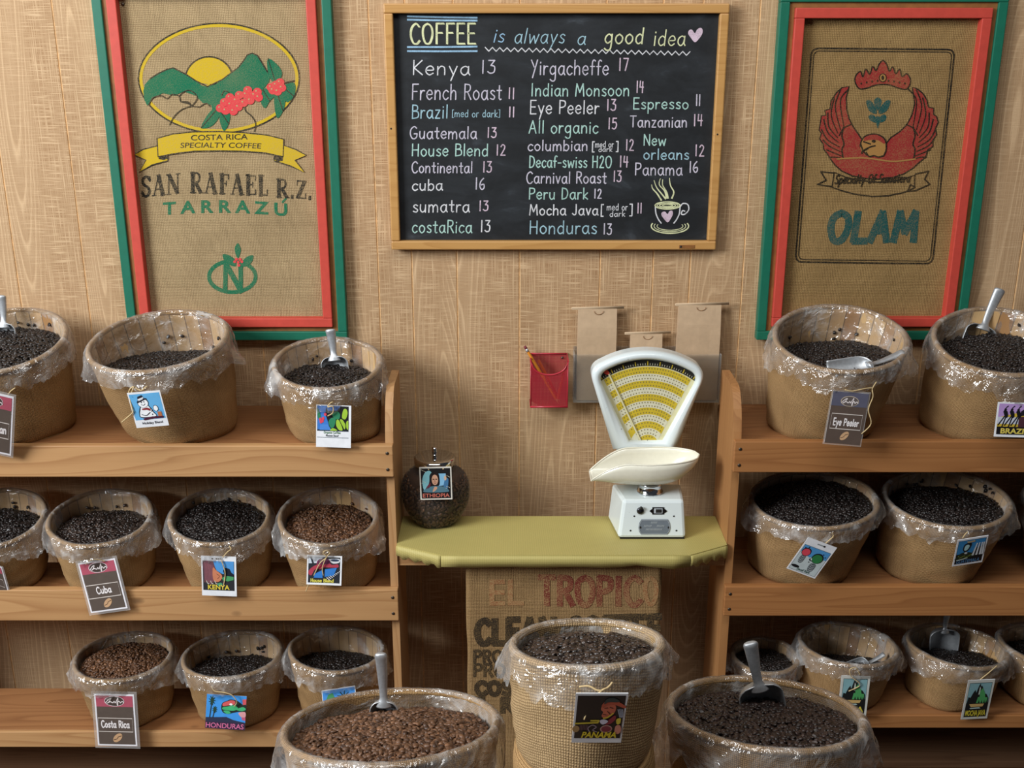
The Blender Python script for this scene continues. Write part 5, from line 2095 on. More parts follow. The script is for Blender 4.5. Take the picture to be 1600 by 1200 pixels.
def d_snowman(A):
    A.rect(4, 5, 96, 78, C('64aee0'), 1)
    K, W = C('1d2230'), C('eef2f6')
    A.poly([(24, 72), (20, 60), (24, 48), (30, 40), (50, 36), (60, 46), (66, 58), (70, 72)], K, 2, True)
    A.poly([(26, 70), (23, 60), (27, 50), (32, 42), (50, 38), (58, 48), (64, 60), (68, 70)], W, 3, True)
    A.ellipse(40, 30, 17, 14, K, 3)
    A.ellipse(40, 31, 15, 12, W, 4)
    A.poly([(22, 26), (52, 17), (54, 20), (24, 30)], K, 5)
    A.poly([(26, 22), (28, 12), (42, 8), (46, 18)], K, 5)
    A.poly([(27, 19), (45, 14), (46, 17), (27, 22)], W, 6)
    A.poly([(32, 46), (48, 44), (58, 48), (56, 54), (46, 50), (33, 50)], C('8a2a2f'), 6)
    A.ellipse(74, 48, 8, 9, K, 3)
    A.ellipse(74, 48, 6.5, 7.5, W, 4)
    for x, y in ((36, 28), (44, 27), (60, 55), (60, 64)):
        A.ellipse(x, y, 1.6, 2, K, 6, 8)
    A.stroke([(34, 34), (40, 37), (46, 33)], 1.4, K, 6, True)
    A.stroke([(28, 62), (40, 66), (54, 58)], 1.8, K, 6, True)
    A.rect(76, 58, 88, 72, C('b5704a'), 5)
    A.poly([(28, 74), (58, 70), (92, 71), (90, 76), (60, 76), (30, 79)], C('4a1d36'), 5)
    for i in range(12):
        x, y = 12 + (i * 37) % 78, 10 + (i * 23) % 50
        A.stroke([(x, y), (x + 3, y + 2)], 1.0, C('2c6d9a'), 2)
    A.text('Holiday Blend', 22, 91, 84, 7, C('2a2f3a'), 2, 0.012)


def d_organic(A):
    A.rect(3, 2, 93, 60, C('14161a'), 1)
    B = C('3a78c8')
    A.poly([(4, 2), (30, 2), (26, 20), (34, 40), (40, 58), (4, 58)], B, 2)
    A.poly([(28, 2), (70, 2), (60, 12), (34, 14)], B, 2)
    A.poly([(12, 46), (34, 46), (44, 59), (10, 59)], C('4a86d4'), 3)
    for P in ([(4, 8), (12, 22), (14, 38), (5, 30)], [(36, 38), (44, 30), (56, 32), (52, 50), (44, 54), (38, 48)], [(46, 22), (58, 14), (68, 20), (66, 32), (54, 32)]):
        A.poly(P, C('2c7f5a'), 4, True)
    for P in ([(58, 36), (64, 34), (72, 46), (76, 58), (66, 58), (58, 48)], [(68, 34), (76, 34), (84, 46), (82, 56), (76, 48)], [(78, 10), (86, 8), (90, 18), (84, 32), (74, 28)], [(40, 60), (48, 54), (60, 58), (58, 60)], [(86, 40), (92, 36), (92, 56), (87, 52)]):
        A.poly(P, C('9cc23c'), 4, True)
    for x, y in ((12, 34), (18, 38), (26, 22), (14, 40), (20, 32)):
        A.ellipse(x, y, 4, 4, C('d8455a'), 5, 10)
    A.rect(3, 60, 93, 61.5, C('3b4a58'), 2)
    A.rect(3, 76, 93, 77, C('3b4a58'), 2)
    A.hand('Organic Coffee', 22, 67, 70, 5, 0.9, C('4a7a52'), 3)
    A.hand('Mexican Decaf', 28, 74, 64, 4, 0.9, C('3a444c'), 3)


def d_kenya(A):
    A.rect(4, 12, 94, 86, C('2b2d33'), 1)
    A.poly([(30, 12), (93, 12), (93, 44), (60, 44), (44, 36)], C('4f97d8'), 2)
    A.poly([(4, 12), (34, 12), (40, 30), (38, 60), (26, 72), (8, 60)], C('6a4550'), 3)
    for i in range(9):
        A.stroke([(10 + i * 3, 16 + i), (12 + i * 3, 40), (8 + i * 3.4, 66)], 1.0, C('a0646c'), 4, True)
    A.poly([(34, 28), (44, 36), (58, 46), (58, 56), (48, 64), (36, 62), (32, 48)], C('c9805f'), 4, True)
    A.stroke([(44, 44), (52, 50), (46, 56)], 1.3, C('5a2c22'), 5, True)
    A.poly([(62, 36), (68, 28), (80, 30), (86, 40), (92, 44), (92, 52), (76, 50), (66, 46)], C('1a2230'), 4)
    A.poly([(58, 54), (70, 48), (92, 50), (92, 58), (76, 62), (62, 60)], C('4a9a62'), 5)
    A.poly([(44, 70), (54, 66), (60, 70), (52, 76)], C('4a9a72'), 4, True)
    for x in (14, 26, 38):
        A.stroke([(x, 62), (x + 3, 68), (x + 7, 69)], 1.6, C('d8d2c4'), 5, True)
    for x in (32, 44, 50, 56):
        A.ellipse(x, 6.5, 2.6, 1.8, C('5a5148'), 2, 8)
    A.text('KENYA', 18, 83, 80, 12, C('e8d24a'), 6, 0.02)


def d_house(A):
    A.rect(4, 5, 95, 93, C('20242c'), 1)
    A.poly([(5, 6), (46, 6), (30, 26), (5, 28)], C('c3ccd6'), 2)
    A.poly([(8, 6), (14, 6), (20, 26), (15, 28)], C('2b2f38'), 3)
    A.poly([(62, 12), (92, 10), (92, 22), (76, 26), (66, 20)], C('d3d6dc'), 2, True)
    A.ellipse(80, 15, 12, 4, C('2a3a56'), 3)
    for P in ([(28, 24), (38, 12), (60, 14), (70, 30), (88, 28), (90, 38), (74, 40), (50, 40), (34, 46)], [(6, 52), (18, 38), (30, 32), (36, 38), (22, 50), (14, 68), (6, 64)]):
        A.poly(P, C('a8384c'), 4, True)
    A.poly([(34, 14), (60, 12), (66, 26), (48, 30), (30, 30)], C('5c2346'), 5, True)
    A.poly([(24, 62), (44, 50), (46, 76), (20, 76)], C('2d76c4'), 4)
    A.poly([(52, 46), (86, 40), (78, 66), (52, 72)], C('2d76c4'), 5)
    for i in range(8):
        A.stroke([(58 + i * 5, 74 - i * 3.0 + (i > 3) * 0), (66 + i * 4.2, 82 - i * 4.2)], 2.0, C('e8e8ec'), 5)
    A.hand('House Blend', 12, 90, 78, 11, 2.2, C('d9cf5a'), 6)


def d_honduras(A):
    A.rect(0, 0, 100, 100, C('3d93e0'), 1)
    A.poly([(0, 68), (30, 66), (52, 64), (70, 72), (100, 78), (100, 100), (0, 100)], C('2b2f48'), 2)
    A.rect(0, 80, 100, 100, C('33233f'), 3)
    for cx_, cy_, r in ((14, 18, 14), (22, 44, 10)):
        for k in range(9):
            a = 2 * PI * k / 9
            A.stroke([(cx_, cy_), (cx_ + r * .6 * math.cos(a), cy_ + r * math.sin(a))], (5, 1.2), C('22402f'), 4)
        A.stroke([(cx_, cy_), (cx_ - 4, 68)], 2.6, C('26323a'), 3)
    A.poly([(40, 24), (52, 16), (60, 12), (76, 14), (90, 24), (100, 26), (100, 48), (84, 46), (70, 50), (56, 54), (44, 52), (38, 40)], C('1e2a24'), 4, True)
    A.poly([(42, 24), (52, 18), (62, 14), (72, 16), (70, 26), (54, 30), (42, 32)], C('d25a5c'), 5, True)
    for P in ([(42, 36), (56, 32), (72, 28), (80, 36), (70, 44), (56, 44), (42, 42)], [(44, 46), (58, 46), (62, 52), (52, 54)], [(76, 40), (92, 32), (100, 38), (90, 44)]):
        A.poly(P, C('3fae72'), 6, True)
    A.ellipse(62, 26, 4, 3, C('f0f0ee'), 7)
    A.poly([(90, 10), (100, 8), (100, 24), (92, 26)], C('d2565e'), 5)
    A.poly([(82, 50), (98, 46), (100, 60), (90, 62)], C('d99aa0'), 5, True)
    A.poly([(90, 62), (100, 62), (100, 72), (92, 70)], C('c25a76'), 5)
    A.text('HONDURAS', 2, 97, 97, 15, C('d5709a'), 6, 0.01)


def d_pinkhouse(A):
    A.rect(0, 0, 100, 100, C('e0e4ea'), 1)
    A.rect(2, 3, 98, 80, C('3f8ad4'), 2)
    A.poly([(10, 34), (18, 16), (32, 12), (38, 30)], C('3f8a58'), 3)
    A.rect(13, 34, 35, 74, C('d88aa4'), 3)
    A.rect(21, 46, 27, 64, C('3a2630'), 4)
    A.rect(9, 30, 39, 35, C('2f5a3c'), 4)
    for k in range(9):
        a = 2 * PI * k / 9
        A.stroke([(64, 28), (64 + 20 * math.cos(a), 28 + 18 * math.sin(a))], (6, 1.5), C('173430'), 4)
    A.stroke([(64, 28), (62, 56), (64, 80)], 3.6, C('1c2a2c'), 3)


def d_panama(A):
    A.rect(4, 4, 96, 90, C('141518'), 1)
    A.poly([(52, 22), (62, 12), (80, 14), (98, 24), (96, 28), (78, 22), (62, 22), (54, 27)], C('b5543e'), 3, True)
    A.poly([(52, 26), (60, 18), (72, 18), (80, 26), (78, 38), (70, 46), (60, 48), (54, 44), (56, 36), (52, 32)], C('c86a50'), 2, True)
    A.poly([(56, 20), (60, 10), (74, 8), (86, 14), (80, 16), (64, 16)], C('2a3a3a'), 4, True)
    for P in ([(58, 28), (64, 27)], [(56, 40), (62, 41)], [(64, 34), (70, 40)], [(68, 26), (74, 28)]):
        A.stroke(P, 1.4, C('3a1612'), 4)
    A.stroke([(58, 48), (66, 46), (76, 38)], 2.6, C('d9c23c'), 4, True)
    A.poly([(62, 60), (70, 50), (80, 42), (82, 50), (72, 60)], C('8c2a3a'), 4, True)
    A.poly([(52, 52), (60, 50), (68, 54), (60, 60), (54, 58)], C('d3cfe0'), 5, True)
    A.poly([(84, 50), (92, 48), (92, 58), (86, 60)], C('d8c440'), 4, True)
    for i in range(4):
        A.stroke([(84 + i * 3, 30), (90 + i * 2, 46)], 1.2, C('b9bfd0'), 4)
    A.stroke([(4, 59), (48, 57), (50, 53), (34, 53)], 3.2, C('cdb93a'), 3)
    A.ellipse(66, 70, 12, 8, C('b58a80'), 3)
    A.ellipse(66, 70, 9.5, 6, C('7c2a3c'), 4)
    A.stroke([(34, 76), (30, 68), (38, 62), (46, 66), (40, 72), (48, 76)], 2.2, C('8a7a84'), 4, True)
    A.poly([(84, 64), (92, 62), (96, 72), (92, 80), (84, 78)], C('d28a76'), 4, True)
    A.ellipse(6, 70, 7, 7, C('a8885a'), 3, 16)
    for i in range(6):
        A.stroke([(14 + i * 3, 62), (14 + i * 3, 72)], 1.2, C('6a4a58'), 3)
    A.text('PANAMA', 18, 87, 88, 12, C('e0c92e'), 6, 0.035, 0.22)


def d_decaf(A):
    A.rect(4, 20, 95, 96, C('3f4f58'), 1)
    A.rect(5, 21, 94, 95, C('c3d0d2'), 2)
    A.poly([(5, 21), (94, 21), (94, 44), (60, 44), (40, 50), (5, 40)], C('4f96cf'), 3)
    K = C('16181c')
    for pot, col, leaf in (((22, 64), 'd64a5a', 0), ((66, 78), '2f7c46', 1)):
        x, y = pot
        s_ = 1.0 + .25 * leaf
        A.poly([(x - 6 * s_, y + 6), (x - 7 * s_, y - 14), (x + 7 * s_, y - 14), (x + 6 * s_, y + 6)], C('5b6266'), 4, True)
        for q in range(4):
            A.stroke([(x - 6 * s_, y - 12 + q * 5), (x, y - 10 + q * 5), (x + 6 * s_, y - 12 + q * 5)], 1.2, C('b9c2c6'), 5, True)
        A.ellipse(x, y - 26 * s_, 15 * s_, 12 * s_, K, 5)
        A.ellipse(x, y - 25 * s_, 13 * s_, 10 * s_, C(col), 6)
    A.ellipse(18, 84, 13, 4, K, 4)
    A.ellipse(50, 54, 6, 4, K, 4)
    A.ellipse(52, 52, 4, 3, C('e8eef0'), 5)
    for x, y in ((12, 28), (22, 24), (76, 30), (86, 36), (48, 62)):
        A.ellipse(x, y, 2.2, 1.5, K, 5, 8)
    A.rect(38, 7, 62, 10, C('8f9598'), 2)
    A.ellipse(62, 8.5, 3.4, 2.6, K, 3, 10)
    A.hand('Decaf Dark', 28, 92, 72, 6, 1.2, C('3a5a50'), 5)


def d_guatemala(A):
    A.rect(5, 6, 95, 93, C('0d1116'), 1)
    A.poly([(6, 7), (94, 7), (94, 32), (66, 40), (54, 60), (6, 56)], C('2f7fb8'), 2)
    A.poly([(24, 40), (26, 22), (38, 16), (50, 20), (46, 40), (34, 50)], C('11161c'), 3, True)
    A.poly([(28, 38), (30, 26), (38, 22), (44, 28), (40, 40), (32, 44)], C('a8cfd2'), 4, True)
    A.poly([(6, 66), (20, 52), (40, 50), (60, 58), (66, 70), (8, 76)], C('1c2a1c'), 4, True)
    for i in range(10):
        A.ellipse(14 + i * 4.6, 62 + (i * 7) % 9, 2.6, 2.2, C('6d7a34'), 5, 8)
    A.ellipse(36, 53, 5, 4, C('b9c4c8'), 5)
    for x0_, x1_ in ((66, 60), (74, 72), (82, 84), (88, 92)):
        A.poly([(x0_, 20), (x0_ + 4, 20), (x1_ + 4, 66), (x1_ - 3, 66)], C('ccd2d6'), 5)
    A.poly([(32, 10), (58, 8), (60, 14), (36, 16)], C('a99a7c'), 5)
    A.stroke([(10, 77), (30, 75), (44, 72)], 3, C('c8d6c8'), 6)
    A.text('GUATEMALA', 10, 90, 86, 13, C('5b8fc0'), 6, 0.0, 0.1)


def d_brazil(A):
    A.rect(4, 4, 97, 86, C('b493cc'), 1)
    A.poly([(4, 44), (28, 36), (50, 30), (97, 26), (97, 86), (4, 86)], C('c9ad3a'), 2)
    A.rect(4, 42, 70, 62, C('c3c8d6'), 3)
    A.rect(56, 40, 97, 72, C('4a2a34'), 4)
    A.poly([(56, 40), (60, 24), (70, 16), (78, 34)], C('1d1a24'), 3)
    K = C('141318')
    for x in (18, 34, 50):
        A.poly([(x - 2, 26), (x + 6, 24), (x + 10, 40), (x + 4, 44)], K, 5, True)
        A.stroke([(x + 2, 40), (x - 12, 66)], 3.0, K, 5)
        A.stroke([(x + 5, 42), (x - 2, 70)], 3.0, K, 5)
        A.stroke([(x - 2, 28), (x + 4, 14), (x + 8, 10)], 2.2, K, 5)
        A.ellipse(x + 2, 20, 3, 3, K, 6, 10)
    A.rect(4, 70, 97, 92, K, 6)
    A.text('BRAZIL', 14, 89, 84, 15, C('d9c65a'), 7, 0.03)


def mocha(word):
    def d(A):
        A.rect(0, 0, 100, 100, C('c9cbc4'), 1)
        A.rect(8, 7, 92, 94, C('14181a'), 2)
        A.rect(9, 8, 91, 58, C('7fa9b0'), 3)
        K = C('161c1c')
        A.poly([(10, 54), (12, 42), (20, 44), (28, 30), (34, 24), (38, 32), (44, 14), (48, 8), (52, 16), (56, 14), (62, 22), (70, 34), (78, 36), (88, 46), (90, 60), (10, 60)], K, 4)
        for P in ([(52, 28), (60, 20), (72, 34), (76, 46), (54, 46)], [(44, 60), (48, 42), (84, 44), (86, 58), (44, 58)]):
            A.poly(P, C('4a9a5a'), 5)
        for x in (52, 62, 72, 80):
            A.poly([(x, 58), (x + 2, 50), (x + 6, 58)], K, 6)
        A.poly([(48, 16), (52, 20), (52, 36), (47, 36)], C('b9c4bc'), 6)
        A.poly([(20, 60), (76, 60), (72, 67), (28, 68)], C('c4a468'), 5)
        A.poly([(24, 70), (60, 69), (66, 72), (28, 73)], C('a9c2c0'), 5)
        A.text(word, 12, 90, 88, 14, C('d6c640'), 5, 0.03)
    return d


def d_ethiopia(A):
    A.rect(0, 0, 100, 100, C('d9d6cc'), 1)
    A.rect(4, 4, 96, 96, C('15151a'), 2)
    A.poly([(8, 40), (18, 16), (34, 12), (40, 30), (34, 60), (14, 72)], C('7fb9c4'), 3, True)
    A.poly([(58, 20), (82, 20), (78, 56), (58, 58)], C('7fb4d6'), 3)
    A.poly([(30, 44), (32, 24), (44, 14), (58, 18), (62, 34), (60, 56), (40, 62), (24, 66)], C('1c1418'), 4, True)
    A.poly([(34, 48), (30, 62), (18, 66), (26, 54)], C('6a2a3a'), 5, True)
    A.ellipse(47.5, 39, 10, 16, C('c99a80'), 5)
    for x in (43, 52):
        A.ellipse(x, 37, 3, 1.7, C('2a1614'), 6, 10)
    A.stroke([(44, 48), (48, 49.5), (51, 48)], 1.6, C('8a4a3c'), 6)
    A.stroke([(47, 38), (46.5, 44), (49, 44)], 0.9, C('8a5a48'), 6)
    A.poly([(14, 76), (20, 64), (40, 58), (62, 58), (78, 62), (88, 76)], C('4f7484'), 5, True)
    A.poly([(40, 72), (46, 60), (54, 62), (50, 70), (40, 76)], C('c99a80'), 6, True)
    A.poly([(74, 64), (78, 40), (84, 34), (90, 40), (84, 74)], C('3f6f98'), 5, True)
    A.ellipse(80, 34, 4, 7, C('c9a890'), 6)
    for i in range(16):
        A.ellipse(7 + (i * 29) % 14 + (74 if i % 2 else 0), 8 + (i * 17) % 66, 1.2, 1.2, C('d8d4c0'), 6, 6)
    A.text('ETHIOPIA', 8, 92, 92, 12, C('c06a5c'), 6, 0.02)


# ------------------------------------------------------------------ the baskets themselves
TB, MBZ, LBZ = 1.2225, 0.8385, 0.4685
RT, RM, RL = 1.2265, 0.8585, 0.5155
# key: fit (X, Y, Z, R, rim tilts), base height, base ratio, base shift, back/front fill depth, mound, roast, bean size, ear list, hem, phrases
spec = [
    ('T1', (-1.168, -0.215, 1.450, 0.154, 14.9, -0.3), TB, .78, .0, .045, .014, .012, 'beans_dark', .0098, [(200, .2, .02), (320, .3, .012)], .050, 'coarse tan burlap basket cut off by the left edge on the top left shelf', 'basket at the left edge of the top left shelf', 5),
    ('T2', (-0.804, -0.215, 1.450, 0.163, 11.2, 1.8), TB, .77, .022, .100, .018, .008, 'beans_dark', .0098, [(352, .16, .04), (165, .22, .03), (285, .25, .02), (215, .2, .02)], .042, 'wide low-filled burlap basket wearing the snowman tag on the top left shelf', 'basket with the snowman tag', 9),
    ('T3', (-0.427, -0.19, 1.389, 0.131, 12.3, -2.3), TB, .78, .012, .064, .014, .010, 'beans_dark', .0098, [(345, .2, .02), (200, .25, .02)], .048, 'burlap basket wearing the green coffee-plant tag at the right end of the top left shelf', 'basket with the green coffee-plant tag', 3),
    ('M1', (-1.245, -.2, 1.003, .120, 13.5, -3.3), MBZ, .76, .0, .052, .013, .012, 'beans_dark', .0098, [(330, .3, .02)], .048, 'burlap basket cut off by the left edge on the middle left shelf', 'basket at the left edge of the middle left shelf', 5),
    ('M2', (-.992, -.2, 1.003, .128, 9.2, -2.2), MBZ, .76, .006, .050, .012, .012, 'beans_oily', .0098, [(345, .25, .025), (195, .2, .01)], .045, 'burlap basket wearing the Cuba card on the middle left shelf', 'basket with the Cuba card', 6),
    ('M3', (-.704, -.2, 1.006, .126, 9.3, -3.8), MBZ, .76, .008, .028, .012, .014, 'beans_dark', .0098, [(180, .25, .02), (300, .3, .012)], .040, 'burlap basket wearing the Kenya tag on the middle left shelf', 'basket with the Kenya tag', 4),
    ('M4', (-.442, -.2, 1.007, .126, 10.6, -2.3), MBZ, .76, .004, .040, .012, .012, 'beans_medium', .0098, [(335, .3, .025), (205, .3, .012)], .045, 'burlap basket of reddish-brown beans at the right end of the middle left shelf', 'basket with the House Blend tag', 3),
    ('B1', (-.979, -.2, .619, .127, -1.8, -.3), LBZ, .76, .004, .020, .012, .012, 'beans_medium', .0098, [(180, .3, .02), (345, .25, .02)], .042, 'burlap basket wearing the Costa Rica card on the lowest left shelf', 'basket with the Costa Rica card', 0),
    ('B2', (-.704, -.2, .625, .129, -2.8, 1.1), LBZ, .76, .006, .062, .014, .010, 'beans_dark', .0098, [(185, .25, .02), (330, .25, .012)], .040, 'burlap basket wearing the Honduras tag on the lowest left shelf', 'basket with the Honduras tag', 8),
    ('B3', (-.442, -.2, .640, .124, -2.8, -3.3), LBZ, .76, .004, .062, .018, .004, 'beans_dark', .0098, [(190, .3, .02), (345, .3, .02)], .045, 'burlap basket wearing the pink house tag at the right end of the lowest left shelf', 'basket with the pink house tag', 0),
    ('R1', (0.746, -0.215, 1.457, 0.155, 15.1, 2.9), RT, .76, -.018, .088, .016, .010, 'beans_dark', .0098, [(335, .2, .035), (190, .3, .015), (250, .3, .02)], .045, 'burlap basket wearing the grey Eye Peeler card on the top right shelf', 'basket with the Eye Peeler card', 8),
    ('R2', (1.112, -0.215, 1.449, 0.153, 15.8, 4.3), RT, .77, -.018, .064, .014, .012, 'beans_dark', .0098, [(215, .3, .02), (265, .25, .02)], .050, 'burlap basket wearing the Brazil tag at the right edge of the top right shelf', 'basket with the Brazil tag', 3),
    ('R3', None, RM, .78, -.012, .020, .012, .012, 'beans_dark', .0098, [(355, .2, .035), (195, .3, .02)], .038, 'burlap basket wearing the tilted decaf tag on the middle right shelf', 'basket with the tilted decaf tag', 0),
    ('R4', None, RM, .78, -.016, .042, .012, .012, 'beans_dark', .0098, [(170, .15, .03), (330, .3, .02)], .045, 'burlap basket wearing the Guatemala tag on the middle right shelf', 'basket with the Guatemala tag', 14),
    ('R5', (1.372, -.20, 1.045, .135, 5, 3), RM, .78, .0, .040, .014, .010, 'beans_dark', .0098, [], .055, 'burlap basket mostly beyond the right edge on the middle right shelf', 'basket at the right edge of the middle right shelf', 0),
    ('S1', (.637, -.2, .622, .090, 1.3, .1), RL, .78, -.004, .026, .012, .008, 'beans_dark', .0098, [(185, .3, .01)], .032, 'smallest burlap basket at the left end of the lowest right shelf', 'smallest basket on the lowest right shelf', 0),
    ('S2', (.844, -.2, .655, .126, -4.4, -1.1), RL, .76, -.008, .082, .024, .0, 'beans_dark', .0098, [(350, .2, .03), (175, .2, .02)], .040, 'nearly empty burlap basket behind the front baskets on the lowest right shelf', 'nearly empty basket on the lowest right shelf', 0),
    ('S3', (1.121, -.2, .649, .126, -3.9, -2.1), RL, .76, -.012, .060, .016, .008, 'beans_dark', .0098, [(340, .3, .02), (200, .3, .01)], .042, 'burlap basket wearing the Mocha Java tag on the lowest right shelf', 'basket with the Mocha Java tag', 0),
    ('S4', (1.352, -.2, .650, .125, -3, -2), RL, .76, .0, .04, .016, .008, 'beans_dark', .0098, [], .042, 'burlap basket mostly beyond the right edge on the lowest right shelf', 'basket at the right edge of the lowest right shelf', 0),
    ('F1', (-.195, -1.10, 1.055, .180, -15.7, 2.0), .8405, .80, .0, .026, .012, .016, 'beans_brown', .0102, [(180, .3, .02), (330, .25, .03)], .065, 'biggest front basket heaped with light brown beans at lower left', 'biggest front basket', 0),
    ('F2', (.109, -1.20, 1.265, .119, -13.5, 1.3), 1.0955, .85, -.002, .014, .010, .014, 'beans_oily', .0108, [(165, .25, .02), (15, .2, .025), (250, .3, .01)], .046, 'coarse-weave front basket wearing the Panama tag in the centre', 'basket with the Panama tag', 0),
    ('F3', (.407, -1.10, 1.079, .161, -13.0, -1.6), .8605, .80, .0, .018, .011, .012, 'beans_deep', .0102, [(190, .25, .035), (345, .3, .03)], .070, 'front basket of dark beans at lower right with a scoop standing in it', 'dark front basket at lower right', 0),
]
BK = {}
FIT_R3 = (0.724, -0.2, 1.052, 0.156, 3.4, 4.1)
FIT_R4 = (1.044, -0.2, 1.054, 0.150, 5.5, 2.9)
for i, (key, fit, bz, ratio, dx, fb, ff, mound, roast, size, ears, hem, lab, ref, strays) in enumerate(spec):
    if key == 'R3':
        fit = FIT_R3
    if key == 'R4':
        fit = FIT_R4
    bk = Basket(*fit, bz, ratio, dx, i + 1)
    BK[key] = bk
    root = thing('bushel_basket', lab, 'basket', tuple(bk.B), 'burlap-covered baskets of coffee')
    bk.body(root, 'burlap_basket_coarse' if key == 'F2' else 'burlap_basket', key[0] == 'F')
    tag(bk.liner('plastic_liner', 'clear plastic bag lining the ' + ref, hem, ears, 0.25), 'clear plastic bag lining the ' + ref, 'plastic bag', 'plastic bags lining the baskets')
    kind = {'beans_dark': 'blackish roasted', 'beans_oily': 'shiny black', 'beans_medium': 'medium-brown roasted', 'beans_brown': 'light brown roasted', 'beans_deep': 'deep brown roasted'}[roast]
    tag(bk.beans('coffee_beans', fb, ff, mound, roast, size, key[0] == 'F', strays), kind + ' coffee beans filling the ' + ref, 'coffee beans', 'coffee beans in the baskets', 'stuff')

# beans seen through the glass of the jar
prof_j = smoothline(JP, k=4)
P, NR = [], []
for k in range(1150):
    z = rng.uniform(0.002, 0.122)
    r = np.interp(z, [p[1] for p in prof_j], [p[0] for p in prof_j]) - 0.0042
    if rng.random() > r / 0.083:
        continue
    th = rng.uniform(0, 2 * PI)
    P.append((jx + r * math.cos(th), jy + r * math.sin(th), TZ + .0025 + z))
    NR.append((math.cos(th), math.sin(th), 0.0))
ev, ef = [], []
nj = 32
zs = np.linspace(0.003, 0.124, 14)
for z in zs:
    r = np.interp(z, [p[1] for p in prof_j], [p[0] for p in prof_j]) - 0.0065
    ev += [(jx + r * math.cos(2 * PI * j / nj), jy + r * math.sin(2 * PI * j / nj), TZ + .0025 + z) for j in range(nj)]
for i in range(len(zs) - 1):
    for j in range(nj):
        a, b_ = i * nj + j, i * nj + (j + 1) % nj
        ef += [(a, b_, b_ + nj), (a, b_ + nj, a + nj)]
ev += [(jx, jy, TZ + .0025 + zs[-1]), (jx, jy, TZ + .0025 + zs[0])]
for j in range(nj):
    ef += [((len(zs) - 1) * nj + j, (len(zs) - 1) * nj + (j + 1) % nj, len(ev) - 2), (j, (j + 1) % nj, len(ev) - 1)]
tag(bean_cloud('coffee_beans', np.array(P), np.array(NR), 0.0094, 'beans_medium', (jx, jy, TZ + .0025), False, (ev, ef), 0.25),
    'dark brown coffee beans inside the glass jar', 'coffee beans', 'coffee beans in the baskets', 'stuff')

# ------------------------------------------------------------------ tags
hang_tag(BK['T1'], 'white-edged rose and brown card cut by the left edge, top left shelf', [(-43, 605), (21, 620), (18, 712), (-46, 698)], kraft_card('Columbian', 14, 86), laminate=.05, string_px=[[(10, 622, .0), (16, 612, .002), (24, 606, .0)]])
hang_tag(BK['T2'], 'blue tag with a snowman in a striped hat reading Holiday Blend', [(198, 614), (250, 610), (264, 664), (214, 669)], d_snowman,
         string_px=[[(200, 617, .002), (203, 608, .004), (209, 604, .004), (206, 612, .004), (203, 622, .003), (207, 640, .003), (207, 645, .002), (190, 660, .002)], [(209, 604, .002), (220, 610, .002), (230, 603, -.002)]])
hang_tag(BK['T3'], 'square tag picturing green coffee fruit and leaves, on the top left shelf', [(494, 632), (549, 634), (548, 700), (494, 698)], d_organic,
         string_px=[[(512, 650, .002), (520, 645, .004), (520, 635, .005), (512, 636, .005), (516, 630, .003), (520, 628, .003)]])
hang_tag(BK['M1'], 'tilted brown card cut by the left edge on the middle left shelf', [(-48, 862), (2, 893 - 1), (17, 926), (-36, 918)], kraft_card('', 0, 0), laminate=.04)
hang_tag(BK['M2'], 'tilted brown card with a rose band reading Cuba', [(121, 880), (180, 872), (199, 950), (143, 958)], kraft_card('Cuba', 30, 70), laminate=.06,
         string_px=[[(134, 882, .001), (140, 876, .003), (152, 874, .002), (164, 877, .001)]])
hang_tag(BK['M3'], 'white-bordered tag with a maned profile reading KENYA', [(314, 868), (369, 870), (370, 932), (316, 930)], d_kenya,
         string_px=[[(348, 871, .001), (356, 862, .003), (361, 858, .001), (358, 853, -.003)], [(346, 876, .002), (349, 884, .003), (352, 896, .003), (350, 912, .003), (348, 917, .002)]])
hang_tag(BK['M4'], 'white-bordered tag in red and blue reading House Blend', [(480, 867), (535, 869), (533, 915), (479, 913)], d_house,
         string_px=[[(516, 864, .001), (510, 860, .003), (505, 864, .004), (510, 871, .004), (500, 880, .003), (490, 900, .003), (482, 914, .003), (478, 924, .002)], [(516, 864, .001), (510, 871, .004), (504, 886, .003), (505, 898, .003), (509, 911, .002)]])
hang_tag(BK['B1'], 'brown card with a rose band reading Costa Rica', [(148, 1084), (208, 1085), (216, 1166), (152, 1164)], kraft_card('Costa Rica', 13, 84), laminate=.07)
hang_tag(BK['B2'], 'borderless blue tag with parrot colours reading HONDURAS', [(323, 1084), (386, 1088), (382, 1141), (321, 1137)], d_honduras,
         string_px=[[(330, 1072, -.002), (336, 1080, .002), (350, 1082, .003), (362, 1086, .003), (370, 1096, .003), (366, 1104, .002)]])
hang_tag(BK['B3'], 'blue tag with a pink house and palm tree half hidden by the biggest front basket', [(502, 1079), (555, 1071), (560, 1122), (508, 1130)], d_pinkhouse)
hang_tag(BK['R1'], 'grey-brown card with a white box reading Eye Peeler', [(1302, 611), (1358, 615), (1343, 696), (1288, 691)], kraft_card('Eye Peeler', 14, 86, '5a5a6c', False), laminate=.04,
         string_px=[[(1320, 609, .0), (1330, 611, .002), (1338, 610, .002), (1352, 607, .0), (1363, 606, -.004)], [(1370, 596, -.014), (1363, 608, -.002), (1364, 620, .0), (1357, 640, .0), (1361, 662, .0), (1346, 678, .002)]])
hang_tag(BK['R2'], 'lilac and yellow tag cut by the right edge reading BRAZIL', [(1560, 628), (1622, 630), (1616, 684), (1552, 682)], d_brazil)
hang_tag(BK['R3'], 'strongly tilted pale tag with red and green potted trees', [(1263, 839), (1308, 856), (1273, 904), (1229, 888)], d_decaf,
         string_px=[[(1290, 849, .001), (1297, 843, .003), (1302, 838, .0), (1300, 832, -.004)]])
